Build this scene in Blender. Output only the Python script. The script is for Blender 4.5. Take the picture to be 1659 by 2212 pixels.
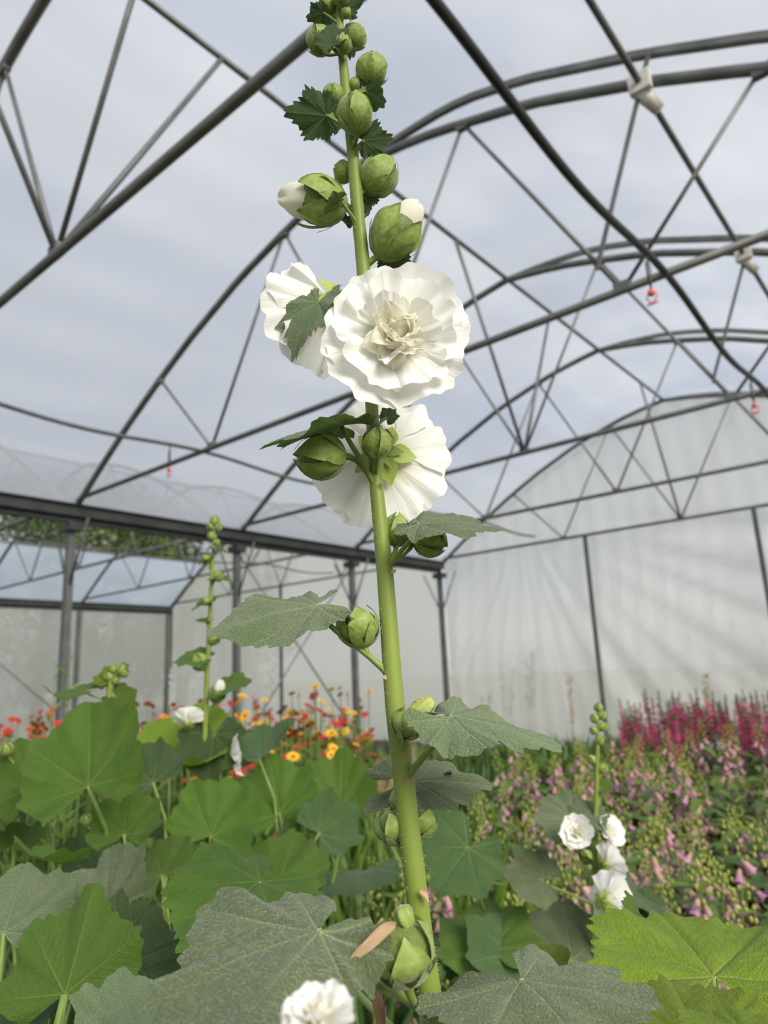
import bpy, math, random
from mathutils import Vector, Matrix, noise
R = random.Random(7)
PI = math.pi
sc = bpy.context.scene
col = sc.collection
for o in list(bpy.data.objects):
    bpy.data.objects.remove(o)

# ------------------------------------------------------------------ camera
W, H, F = 1659, 2212, 1510.0
EYE = 1.35
YAW, PITCH, ROLL = -0.6889, 0.2270, -0.0453
HF = Vector((math.sin(YAW), math.cos(YAW), 0))            # horizontal heading
RH = Vector((math.cos(YAW), -math.sin(YAW), 0))
UP = Vector((0, 0, 1))
CAM = Vector((0, 0, EYE))
_fw = HF * math.cos(PITCH) + UP * math.sin(PITCH)
_u0 = RH.cross(_fw)
_r = RH * math.cos(ROLL) + _u0 * math.sin(ROLL)
_u = _u0 * math.cos(ROLL) - RH * math.sin(ROLL)
cam = bpy.data.cameras.new('camera')
cam.sensor_fit = 'HORIZONTAL'
cam.sensor_width = 36.0
cam.lens = 36.0 * F / W
cam.clip_start = 0.02
cam.clip_end = 500
cam.dof.use_dof = True
cam.dof.focus_distance = 0.47
cam.dof.aperture_fstop = cam.lens / 3.0
co = bpy.data.objects.new('camera', cam)
col.objects.link(co)
mc = Matrix((_r, _u, -_fw)).transposed().to_4x4()
mc.translation = CAM
co.matrix_world = mc
sc.camera = co

# ------------------------------------------------------------------ view, world, sun
sc.view_settings.view_transform = 'Standard'
sc.view_settings.look = 'None'
sc.view_settings.gamma = 1.0
sc.view_settings.use_curve_mapping = False
sc.view_settings.exposure = 0.0
sc.cycles.use_denoising = True
sc.cycles.max_bounces = 10
sc.cycles.transparent_max_bounces = 24

def build_world():
    w = bpy.data.worlds.new('overcast_sky')
    sc.world = w
    w.use_nodes = True
    nt = w.node_tree
    nt.nodes.clear()
    N = nt.nodes.new
    L = nt.links.new
    tc = N('ShaderNodeTexCoord')
    sep = N('ShaderNodeSeparateXYZ')
    L(tc.outputs['Generated'], sep.inputs[0])
    ramp = N('ShaderNodeValToRGB')
    e = ramp.color_ramp.elements
    e[0].position = 0.0
    e[0].color = (0.86, 0.85, 0.80, 1)
    e[1].position = 1.0
    e[1].color = (0.74, 0.76, 0.80, 1)
    for p, c in ((0.05, (1.0, 0.99, 0.94, 1)), (0.13, (0.84, 0.88, 0.90, 1)), (0.32, (0.58, 0.63, 0.725, 1)), (0.7, (0.64, 0.68, 0.755, 1))):
        k = e.new(p)
        k.color = c
    L(sep.outputs['Z'], ramp.inputs[0])
    mp = N('ShaderNodeMapping')
    mp.inputs['Scale'].default_value = (1.6, 1.6, 6.0)
    L(tc.outputs['Generated'], mp.inputs[0])
    nz = N('ShaderNodeTexNoise')
    nz.inputs['Scale'].default_value = 1.7
    nz.inputs['Detail'].default_value = 4
    L(mp.outputs[0], nz.inputs['Vector'])
    mr = N('ShaderNodeMapRange')
    mr.inputs['From Min'].default_value = 0.35
    mr.inputs['From Max'].default_value = 0.7
    L(nz.outputs[0], mr.inputs['Value'])
    mx = N('ShaderNodeMix')
    mx.data_type = 'RGBA'
    mx.blend_type = 'MULTIPLY'
    mx.inputs[0].default_value = 1.0
    cr = N('ShaderNodeMix')
    cr.data_type = 'RGBA'
    cr.inputs[6].default_value = (0.90, 0.935, 1.0, 1)
    cr.inputs[7].default_value = (1.05, 1.035, 1.01, 1)
    L(mr.outputs[0], cr.inputs[0])
    L(ramp.outputs[0], mx.inputs[6])
    L(cr.outputs[2], mx.inputs[7])
    bg = N('ShaderNodeBackground')
    bg.inputs['Strength'].default_value = 0.82
    L(mx.outputs[2], bg.inputs[0])
    out = N('ShaderNodeOutputWorld')
    L(bg.outputs[0], out.inputs[0])
build_world()

sun = bpy.data.lights.new('veiled_sun', 'SUN')
sun.energy = 5.4
sun.angle = math.radians(35)
sun.color = (1.0, 0.94, 0.84)
so = bpy.data.objects.new('veiled_sun', sun)
col.objects.link(so)
sd = (-HF * 0.80 + RH * 0.50 + UP * 0.58).normalized()     # towards the sun: low, behind the viewer and to the right
so.rotation_euler = sd.to_track_quat('Z', 'Y').to_euler()

# ------------------------------------------------------------------ pixel helpers
def ray(px, py):
    return _fw + _r * ((px - W / 2) / F) - _u * ((py - H / 2) / F)
def V(px, py, d):
    """point seen at a pixel, standing d metres ahead (measured level)"""
    q = ray(px, py)
    return CAM + q * (d / q.dot(HF))
def onY(px, py, Y):
    q = ray(px, py)
    return CAM + q * (Y / q.y)
def pxm(px, py, d):
    """metres per pixel there"""
    return (V(px, py, d) - CAM).dot(_fw) / F
def gnd(px, d):
    p = HF * d + RH * ((px - W / 2) / F * d * 0.97)
    return Vector((p.x, p.y, 0))
def hv(a, b, c):
    """vector from (right, up, towards viewer)"""
    return RH * a + UP * b - HF * c

# ------------------------------------------------------------------ object helpers
MWD, CH = {}, {}
def add(name, me, parent=None, mw=None, mat=None):
    o = bpy.data.objects.new(name, me)
    col.objects.link(o)
    mw = mw.copy() if mw is not None else Matrix()
    if parent is not None:
        o.parent = parent
        o.matrix_basis = MWD[parent.name].inverted() @ mw
        CH.setdefault(parent.name, []).append(o)
    else:
        o.matrix_basis = mw
    MWD[o.name] = mw
    if mat is not None and me is not None and not me.materials:
        me.materials.append(mat)
    return o
def thing(name, label, cat, loc, group=None):
    o = add(name, None, None, Matrix.Translation(loc))
    o.empty_display_size = 0.05
    return tag(o, label, cat, group)
def tag(o, label, cat, group=None):
    o['label'] = label
    o['category'] = cat
    if group:
        o['group'] = group
    return o
def struct(o):
    o['kind'] = 'structure'
    return o
def copy_tree(o, parent=None, mw=None):
    c = o.copy()
    col.objects.link(c)
    if parent is not None:
        c.parent = parent
        CH.setdefault(parent.name, []).append(c)
    if mw is not None:
        c.matrix_basis = mw
    for k in CH.get(o.name, []):
        copy_tree(k, c)
    return c

class MB:
    def __init__(s):
        s.v, s.f, s.a = [], [], []
    def tube(s, pts, rad, n=8, cap=True):
        pts = [Vector(p) for p in pts]
        if not isinstance(rad, (list, tuple)):
            rad = [rad] * len(pts)
        b = len(s.v)
        t0 = (pts[1] - pts[0]).normalized()
        ref = Vector((0, 0, 1)) if abs(t0.z) < 0.9 else Vector((1, 0, 0))
        x = t0.cross(ref).normalized()
        for i, p in enumerate(pts):
            t = (pts[min(i + 1, len(pts) - 1)] - pts[max(i - 1, 0)])
            if t.length < 1e-9:
                t = t0
            t.normalize()
            x = (x - t * x.dot(t)).normalized()
            y = t.cross(x)
            for k in range(n):
                a = 2 * PI * (k + 0.5) / n
                s.v.append(p + (x * math.cos(a) + y * math.sin(a)) * rad[i])
        for i in range(len(pts) - 1):
            for k in range(n):
                k2 = (k + 1) % n
                s.f.append((b + i * n + k, b + i * n + k2, b + (i + 1) * n + k2, b + (i + 1) * n + k))
        if cap:
            s.f.append(tuple(b + k for k in range(n))[::-1])
            e = b + (len(pts) - 1) * n
            s.f.append(tuple(e + k for k in range(n)))
        return s
    def beam(s, pts, w, h, side=None):
        """rectangular section swept along pts; side is the width direction"""
        pts = [Vector(p) for p in pts]
        b = len(s.v)
        for i, p in enumerate(pts):
            t = (pts[min(i + 1, len(pts) - 1)] - pts[max(i - 1, 0)]).normalized()
            x = Vector(side) if side else t.cross(UP)
            x = (x - t * x.dot(t)).normalized()
            y = x.cross(t)
            for cx, cy in ((-1, -1), (1, -1), (1, 1), (-1, 1)):
                s.v.append(p + x * (cx * w / 2) + y * (cy * h / 2))
        for i in range(len(pts) - 1):
            for k in range(4):
                k2 = (k + 1) % 4
                s.f.append((b + i * 4 + k, b + i * 4 + k2, b + i * 4 + 4 + k2, b + i * 4 + 4 + k))
        s.f.append((b + 3, b + 2, b + 1, b))
        e = b + (len(pts) - 1) * 4
        s.f.append((e, e + 1, e + 2, e + 3))
        return s
    def box(s, c, sz):
        c = Vector(c)
        b = len(s.v)
        for z in (-1, 1):
            for x, y in ((-1, -1), (1, -1), (1, 1), (-1, 1)):
                s.v.append(c + Vector((x * sz[0] / 2, y * sz[1] / 2, z * sz[2] / 2)))
        for q in ((3, 2, 1, 0), (4, 5, 6, 7), (0, 1, 5, 4), (1, 2, 6, 5), (2, 3, 7, 6), (3, 0, 4, 7)):
            s.f.append(tuple(b + i for i in q))
        return s
    def ball(s, c, r, nu=8, nv=6, sq=(1, 1, 1), rot=None):
        c = Vector(c)
        b = len(s.v)
        for j in range(nv + 1):
            th = PI * j / nv
            for i in range(nu):
                a = 2 * PI * i / nu
                p = Vector((math.sin(th) * math.cos(a) * r * sq[0], math.sin(th) * math.sin(a) * r * sq[1], -math.cos(th) * r * sq[2]))
                if rot:
                    p = rot @ p
                s.v.append(c + p)
        for j in range(nv):
            for i in range(nu):
                i2 = (i + 1) % nu
                s.f.append((b + j * nu + i, b + j * nu + i2, b + (j + 1) * nu + i2, b + (j + 1) * nu + i))
        return s
    def blade(s, base, tip, n, w, curl=0.0, seg=3):
        """a lens shaped leaflet"""
        base, tip = Vector(base), Vector(tip)
        t = tip - base
        x = t.cross(n)
        if x.length < 1e-9:
            x = Vector((1, 0, 0))
        x.normalize()
        nn = x.cross(t).normalized()
        b = len(s.v)
        for i in range(seg + 1):
            u = i / seg
            ww = w * math.sin(PI * min(0.97, 0.08 + 0.92 * u) ** 0.8) * 0.5
            p = base + t * u - nn * (curl * t.length * u * u)
            s.v += [p - x * ww + nn * ww * 0.25, p, p + x * ww + nn * ww * 0.25]
        for i in range(seg):
            for k in range(2):
                q = b + i * 3 + k
                s.f.append((q, q + 1, q + 4, q + 3))
        return s
    def mesh(s, name='m', mat=None, smooth=True, attr=None):
        me = bpy.data.meshes.new(name)
        me.from_pydata([tuple(p) for p in s.v], [], s.f)
        if smooth:
            me.polygons.foreach_set('use_smooth', [True] * len(me.polygons))
        if attr:
            a = me.attributes.new(attr, 'FLOAT_VECTOR', 'POINT')
            a.data.foreach_set('vector', [c for t in s.a for c in t])
        me.update()
        if mat:
            me.materials.append(mat)
        return me

def bez(a, b, c, d, n=8):
    out = []
    for i in range(n + 1):
        t = i / n
        out.append(a * (1 - t) ** 3 + b * (3 * t * (1 - t) ** 2) + c * (3 * t * t * (1 - t)) + d * t ** 3)
    return out

# ------------------------------------------------------------------ materials
def newmat(name):
    m = bpy.data.materials.new(name)
    m.use_nodes = True
    nt = m.node_tree
    nt.nodes.clear()
    return m, nt, nt.nodes.new, nt.links.new
def mat_plain(name, c1, c2=None, rough=0.6, metal=0.0, scale=20.0, bump=0.0, trans=0.0, sheen=0.0, spec=0.4, stretch=None):
    m, nt, N, L = newmat(name)
    b = N('ShaderNodeBsdfPrincipled')
    b.inputs['Roughness'].default_value = rough
    b.inputs['Metallic'].default_value = metal
    b.inputs['Specular IOR Level'].default_value = spec
    if sheen:
        b.inputs['Sheen Weight'].default_value = sheen
        b.inputs['Sheen Roughness'].default_value = 0.4
    tc = N('ShaderNodeTexCoord')
    nz = N('ShaderNodeTexNoise')
    nz.inputs['Scale'].default_value = scale
    nz.inputs['Detail'].default_value = 4
    if stretch:
        mp = N('ShaderNodeMapping')
        mp.inputs['Scale'].default_value = stretch
        L(tc.outputs['Object'], mp.inputs[0])
        L(mp.outputs[0], nz.inputs['Vector'])
    else:
        L(tc.outputs['Object'], nz.inputs['Vector'])
    mr = N('ShaderNodeMapRange')
    mr.inputs['From Min'].default_value = 0.3
    mr.inputs['From Max'].default_value = 0.7
    L(nz.outputs[0], mr.inputs['Value'])
    mx = N('ShaderNodeMix')
    mx.data_type = 'RGBA'
    mx.inputs[6].default_value = (*c1, 1)
    mx.inputs[7].default_value = (*(c2 or c1), 1)
    L(mr.outputs[0], mx.inputs[0])
    L(mx.outputs[2], b.inputs['Base Color'])
    if bump:
        bp = N('ShaderNodeBump')
        bp.inputs['Strength'].default_value = bump
        bp.inputs['Distance'].default_value = 0.002
        L(nz.outputs[0], bp.inputs['Height'])
        L(bp.outputs[0], b.inputs['Normal'])
    out = N('ShaderNodeOutputMaterial')
    if trans:
        tr = N('ShaderNodeBsdfTranslucent')
        L(mx.outputs[2], tr.inputs[0])
        ms = N('ShaderNodeMixShader')
        ms.inputs[0].default_value = trans
        L(b.outputs[0], ms.inputs[1])
        L(tr.outputs[0], ms.inputs[2])
        L(ms.outputs[0], out.inputs[0])
    else:
        L(b.outputs[0], out.inputs[0])
    return m

def mat_leaf(name, top, top2, under, vein, trans_col, trans=0.35, sheen=0.25, sec=0.085, bump=0.5, cell=26.0):
    """broad leaf: attribute lv = (along nearest main vein, off it, radius) in leaf lengths"""
    m, nt, N, L = newmat(name)
    def math_(op, a, b=None, clamp=False):
        n = N('ShaderNodeMath')
        n.operation = op
        n.use_clamp = clamp
        for i, x in enumerate((a, b)):
            if x is None:
                continue
            if isinstance(x, (int, float)):
                n.inputs[i].default_value = x
            else:
                L(x, n.inputs[i])
        return n.outputs[0]
    at = N('ShaderNodeAttribute')
    at.attribute_name = 'lv'
    sp = N('ShaderNodeSeparateXYZ')
    L(at.outputs['Vector'], sp.inputs[0])
    u, v, r = sp.outputs
    wid = math_('SUBTRACT', 0.017, math_('MULTIPLY', u, 0.012))
    main = math_('SUBTRACT', 1.0, math_('DIVIDE', v, wid), True)
    k = math_('DIVIDE', math_('SUBTRACT', u, math_('MULTIPLY', v, 0.95)), sec)
    fr = math_('ABSOLUTE', math_('SUBTRACT', math_('FRACT', k), 0.5))
    d2 = math_('MULTIPLY', fr, sec)
    secm = math_('SUBTRACT', 1.0, math_('DIVIDE', d2, 0.0065), True)
    secm = math_('MULTIPLY', secm, 0.65)
    vm = math_('MAXIMUM', main, secm)
    tc = N('ShaderNodeTexCoord')
    vo = N('ShaderNodeTexVoronoi')
    vo.feature = 'DISTANCE_TO_EDGE'
    vo.inputs['Scale'].default_value = cell
    L(tc.outputs['UV'], vo.inputs['Vector'])
    ter = math_('SUBTRACT', 1.0, math_('MULTIPLY', vo.outputs[0], 9.0), True)
    nz = N('ShaderNodeTexNoise')
    nz.inputs['Scale'].default_value = 3.5
    nz.inputs['Detail'].default_value = 5
    L(tc.outputs['UV'], nz.inputs['Vector'])
    mr = N('ShaderNodeMapRange')
    mr.inputs['From Min'].default_value = 0.3
    mr.inputs['From Max'].default_value = 0.7
    L(nz.outputs[0], mr.inputs['Value'])
    def mixc(f, a, b):
        n = N('ShaderNodeMix')
        n.data_type = 'RGBA'
        for s_, x in ((0, f), (6, a), (7, b)):
            if isinstance(x, tuple):
                n.inputs[s_].default_value = (*x, 1)
            elif isinstance(x, (int, float)):
                n.inputs[s_].default_value = x
            else:
                L(x, n.inputs[s_])
        return n.outputs[2]
    c = mixc(mr.outputs[0], top, top2)
    oi = N('ShaderNodeObjectInfo')
    hs = N('ShaderNodeHueSaturation')
    vr = N('ShaderNodeMapRange')
    vr.inputs['To Min'].default_value = 0.72
    vr.inputs['To Max'].default_value = 1.22
    L(oi.outputs['Random'], vr.inputs['Value'])
    L(vr.outputs[0], hs.inputs['Value'])
    hr_ = N('ShaderNodeMapRange')
    hr_.inputs['To Min'].default_value = 0.485
    hr_.inputs['To Max'].default_value = 0.515
    L(oi.outputs['Random'], hr_.inputs['Value'])
    L(hr_.outputs[0], hs.inputs['Hue'])
    L(c, hs.inputs['Color'])
    c = hs.outputs[0]
    ge = N('ShaderNodeNewGeometry')
    c = mixc(ge.outputs['Backfacing'], c, under)
    vsum = math_('MAXIMUM', vm, math_('MULTIPLY', ter, 0.22))
    c = mixc(math_('MULTIPLY', vsum, 0.88), c, vein)
    b = N('ShaderNodeBsdfPrincipled')
    b.inputs['Roughness'].default_value = 0.62
    b.inputs['Specular IOR Level'].default_value = 0.3
    b.inputs['Sheen Weight'].default_value = sheen
    b.inputs['Sheen Roughness'].default_value = 0.5
    b.inputs['Sheen Tint'].default_value = (0.9, 1.0, 0.85, 1)
    L(c, b.inputs['Base Color'])
    hgt = math_('ADD', math_('MULTIPLY', vm, -1.0), math_('MULTIPLY', ter, -0.55))
    nz2 = N('ShaderNodeTexNoise')
    nz2.inputs['Scale'].default_value = 90
    L(tc.outputs['UV'], nz2.inputs['Vector'])
    hgt = math_('ADD', hgt, math_('MULTIPLY', nz2.outputs[0], 0.5))
    bp = N('ShaderNodeBump')
    bp.inputs['Strength'].default_value = bump
    bp.inputs['Distance'].default_value = 0.0012
    L(hgt, bp.inputs['Height'])
    L(bp.outputs[0], b.inputs['Normal'])
    tr = N('ShaderNodeBsdfTranslucent')
    L(mixc(math_('MULTIPLY', vsum, 0.6), trans_col, vein), tr.inputs[0])
    ms = N('ShaderNodeMixShader')
    ms.inputs[0].default_value = trans
    L(b.outputs[0], ms.inputs[1])
    L(tr.outputs[0], ms.inputs[2])
    out = N('ShaderNodeOutputMaterial')
    L(ms.outputs[0], out.inputs[0])
    return m

def mat_petal(name, edge, base, trans=0.42, ribs=60.0):
    """UV: x across the petal, y from claw to rim"""
    m, nt, N, L = newmat(name)
    tc = N('ShaderNodeTexCoord')
    sp = N('ShaderNodeSeparateXYZ')
    L(tc.outputs['UV'], sp.inputs[0])
    mr = N('ShaderNodeMapRange')
    mr.inputs['From Min'].default_value = 0.05
    mr.inputs['From Max'].default_value = 0.55
    L(sp.outputs[1], mr.inputs['Value'])
    mx = N('ShaderNodeMix')
    mx.data_type = 'RGBA'
    mx.inputs[6].default_value = (*base, 1)
    mx.inputs[7].default_value = (*edge, 1)
    L(mr.outputs[0], mx.inputs[0])
    mp = N('ShaderNodeMapping')
    mp.inputs['Scale'].default_value = (ribs, 2.5, 1)
    L(tc.outputs['UV'], mp.inputs[0])
    nz = N('ShaderNodeTexNoise')
    nz.inputs['Scale'].default_value = 1.0
    nz.inputs['Detail'].default_value = 3
    L(mp.outputs[0], nz.inputs['Vector'])
    bp = N('ShaderNodeBump')
    bp.inputs['Strength'].default_value = 0.55
    bp.inputs['Distance'].default_value = 0.0008
    L(nz.outputs[0], bp.inputs['Height'])
    b = N('ShaderNodeBsdfPrincipled')
    b.inputs['Roughness'].default_value = 0.55
    b.inputs['Specular IOR Level'].default_value = 0.25
    L(mx.outputs[2], b.inputs['Base Color'])
    L(bp.outputs[0], b.inputs['Normal'])
    tr = N('ShaderNodeBsdfTranslucent')
    L(mx.outputs[2], tr.inputs[0])
    L(bp.outputs[0], tr.inputs['Normal'])
    ms = N('ShaderNodeMixShader')
    ms.inputs[0].default_value = trans
    L(b.outputs[0], ms.inputs[1])
    L(tr.outputs[0], ms.inputs[2])
    out = N('ShaderNodeOutputMaterial')
    L(ms.outputs[0], out.inputs[0])
    return m

def mat_film(name, diffuse, tint=(0.95, 0.96, 0.98), gloss=0.06, rough=0.25, bump=0.3, scale=(0.6, 0.6, 0.6), tcol=(0.93, 0.94, 0.94), refl=0.0, low_haze=0.0):
    m, nt, N, L = newmat(name)
    tc = N('ShaderNodeTexCoord')
    mp = N('ShaderNodeMapping')
    mp.inputs['Scale'].default_value = scale
    L(tc.outputs['Object'], mp.inputs[0])
    nz = N('ShaderNodeTexNoise')
    nz.inputs['Scale'].default_value = 1.0
    nz.inputs['Detail'].default_value = 3
    L(mp.outputs[0], nz.inputs['Vector'])
    bp = N('ShaderNodeBump')
    bp.inputs['Strength'].default_value = bump
    bp.inputs['Distance'].default_value = 0.05
    L(nz.outputs[0], bp.inputs['Height'])
    tp = N('ShaderNodeBsdfTransparent')
    tp.inputs[0].default_value = (*tint, 1)
    tl = N('ShaderNodeBsdfTranslucent')
    tl.inputs[0].default_value = (*tcol, 1)
    ms = N('ShaderNodeMixShader')
    mr = N('ShaderNodeMapRange')
    mr.inputs['From Min'].default_value = 0.3
    mr.inputs['From Max'].default_value = 0.7
    mr.inputs['To Min'].default_value = diffuse - 0.08
    mr.inputs['To Max'].default_value = diffuse + 0.08
    L(nz.outputs[0], mr.inputs['Value'])
    if low_haze:
        # haze put into the film towards the gutters, veiling the trusses behind
        sz = N('ShaderNodeSeparateXYZ')
        L(tc.outputs['Object'], sz.inputs[0])
        gz = N('ShaderNodeMapRange')
        gz.inputs['From Min'].default_value = 3.4
        gz.inputs['From Max'].default_value = 5.1
        gz.inputs['To Min'].default_value = low_haze
        gz.inputs['To Max'].default_value = 0.0
        L(sz.outputs[2], gz.inputs['Value'])
        sm = N('ShaderNodeMath')
        sm.operation = 'ADD'
        L(mr.outputs[0], sm.inputs[0])
        L(gz.outputs[0], sm.inputs[1])
        L(sm.outputs[0], ms.inputs[0])
    else:
        L(mr.outputs[0], ms.inputs[0])
    L(tp.outputs[0], ms.inputs[1])
    if refl:
        df = N('ShaderNodeBsdfDiffuse')
        df.inputs[0].default_value = (0.92, 0.91, 0.88, 1)
        mf = N('ShaderNodeMixShader')
        mf.inputs[0].default_value = refl
        L(tl.outputs[0], mf.inputs[1])
        L(df.outputs[0], mf.inputs[2])
        L(mf.outputs[0], ms.inputs[2])
    else:
        L(tl.outputs[0], ms.inputs[2])
    gl = N('ShaderNodeBsdfGlossy')
    gl.inputs['Roughness'].default_value = rough
    gl.inputs[0].default_value = (1, 0.99, 0.97, 1)
    L(bp.outputs[0], gl.inputs['Normal'])
    m2 = N('ShaderNodeMixShader')
    m2.inputs[0].default_value = gloss
    L(ms.outputs[0], m2.inputs[1])
    L(gl.outputs[0], m2.inputs[2])
    out = N('ShaderNodeOutputMaterial')
    L(m2.outputs[0], out.inputs[0])
    return m

M = {}
M['steel'] = mat_plain('galvanised_steel', (0.11, 0.116, 0.112), (0.18, 0.185, 0.175), 0.5, 0.45, 6, 0.2)
M['steel_dull'] = mat_plain('weathered_steel', (0.085, 0.09, 0.09), (0.14, 0.145, 0.14), 0.6, 0.3, 5, 0.2)
M['gutter'] = mat_plain('gutter_steel', (0.035, 0.04, 0.04), (0.06, 0.065, 0.065), 0.55, 0.3, 4, 0.1)
M['hose'] = mat_plain('black_hose', (0.018, 0.02, 0.02), (0.03, 0.032, 0.032), 0.5)
M['white_plastic'] = mat_plain('white_plastic', (0.62, 0.6, 0.56), (0.5, 0.48, 0.45), 0.5)
M['red_plastic'] = mat_plain('red_plastic', (0.7, 0.12, 0.08), (0.6, 0.1, 0.08), 0.4)
M['film'] = mat_film('roof_film', 0.34, gloss=0.03, bump=0.15, low_haze=0.40)
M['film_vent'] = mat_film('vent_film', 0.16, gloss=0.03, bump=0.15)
M['film_wall'] = mat_film('wall_film', 0.68, gloss=0.14, rough=0.30, bump=0.05, refl=0.34)
M['film_blue'] = mat_film('blue_roof_film', 0.80, tint=(0.80, 0.89, 1.0), tcol=(0.84, 0.91, 0.98))
M['film_side'] = mat_film('side_film', 0.82, gloss=0.05, rough=0.3, bump=0.05, tcol=(0.96, 0.96, 0.91))
M['soil'] = mat_plain('dark_soil', (0.018, 0.014, 0.010), (0.045, 0.034, 0.022), 0.95, 0, 14, 0.8)
M['grass'] = mat_plain('field_grass', (0.33, 0.33, 0.24), (0.42, 0.40, 0.29), 0.9, 0, 0.7)
M['stem'] = mat_plain('stem_green', (0.15, 0.21, 0.028), (0.20, 0.265, 0.045), 0.5, 0, 60, 0.15, 0.0, 0.15, stretch=(1, 1, 0.12))
M['stem_dark'] = mat_plain('petiole_green', (0.13, 0.20, 0.035), (0.19, 0.27, 0.055), 0.5, 0, 60, 0.1, 0.0, 0.3)
M['hair'] = mat_plain('stem_hair', (0.7, 0.75, 0.6), (0.8, 0.82, 0.7), 0.5, 0, 5, 0, 0.4)
M['bud'] = mat_plain('bud_green', (0.10, 0.15, 0.03), (0.17, 0.23, 0.05), 0.55, 0, 9, 0.3, 0.15, 0.4)
M['sepal'] = mat_plain('sepal_green', (0.21, 0.30, 0.055), (0.33, 0.42, 0.11), 0.55, 0, 3, 0.3, 0.22, 0.4)
M['calyx'] = mat_plain('calyx_light_green', (0.36, 0.47, 0.08), (0.45, 0.55, 0.14), 0.5, 0, 3, 0.2, 0.3, 0.2)
M['petal'] = mat_petal('white_petal', (0.93, 0.925, 0.89), (0.88, 0.86, 0.58))
M['petal_in'] = mat_petal('cream_petal', (0.93, 0.91, 0.80), (0.93, 0.89, 0.60), 0.5, 25)
M['dry'] = mat_plain('dry_papery', (0.42, 0.27, 0.14), (0.60, 0.45, 0.29), 0.8, 0, 25, 0.3, 0.25)
M['bark_dry'] = mat_plain('dry_husk', (0.10, 0.06, 0.035), (0.28, 0.17, 0.10), 0.9, 0, 30, 0.6)
M['leaf_grey'] = mat_leaf('leaf_velvet', (0.095, 0.140, 0.062), (0.135, 0.180, 0.085), (0.085, 0.13, 0.04), (0.22, 0.28, 0.10), (0.12, 0.22, 0.03), 0.22, 0.30, 0.10, 0.8, 30)
M['leaf_dark'] = mat_leaf('leaf_dark', (0.035, 0.075, 0.018), (0.055, 0.10, 0.028), (0.05, 0.09, 0.03), (0.17, 0.24, 0.08), (0.06, 0.15, 0.015), 0.25, 0.15, 0.10, 0.7, 30)
M['leaf_mid'] = mat_leaf('leaf_mid', (0.060, 0.128, 0.016), (0.092, 0.170, 0.024), (0.075, 0.145, 0.022), (0.19, 0.27, 0.05), (0.16, 0.32, 0.015), 0.40, 0.10, 0.11, 0.5, 24)
M['leaf_bright'] = mat_leaf('leaf_bright', (0.13, 0.23, 0.012), (0.21, 0.31, 0.022), (0.13, 0.24, 0.025), (0.28, 0.37, 0.05), (0.28, 0.42, 0.012), 0.35, 0.08, 0.11, 0.7, 30)
M['fly'] = mat_plain('fly_black', (0.01, 0.01, 0.012), (0.02, 0.02, 0.025), 0.35)

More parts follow.
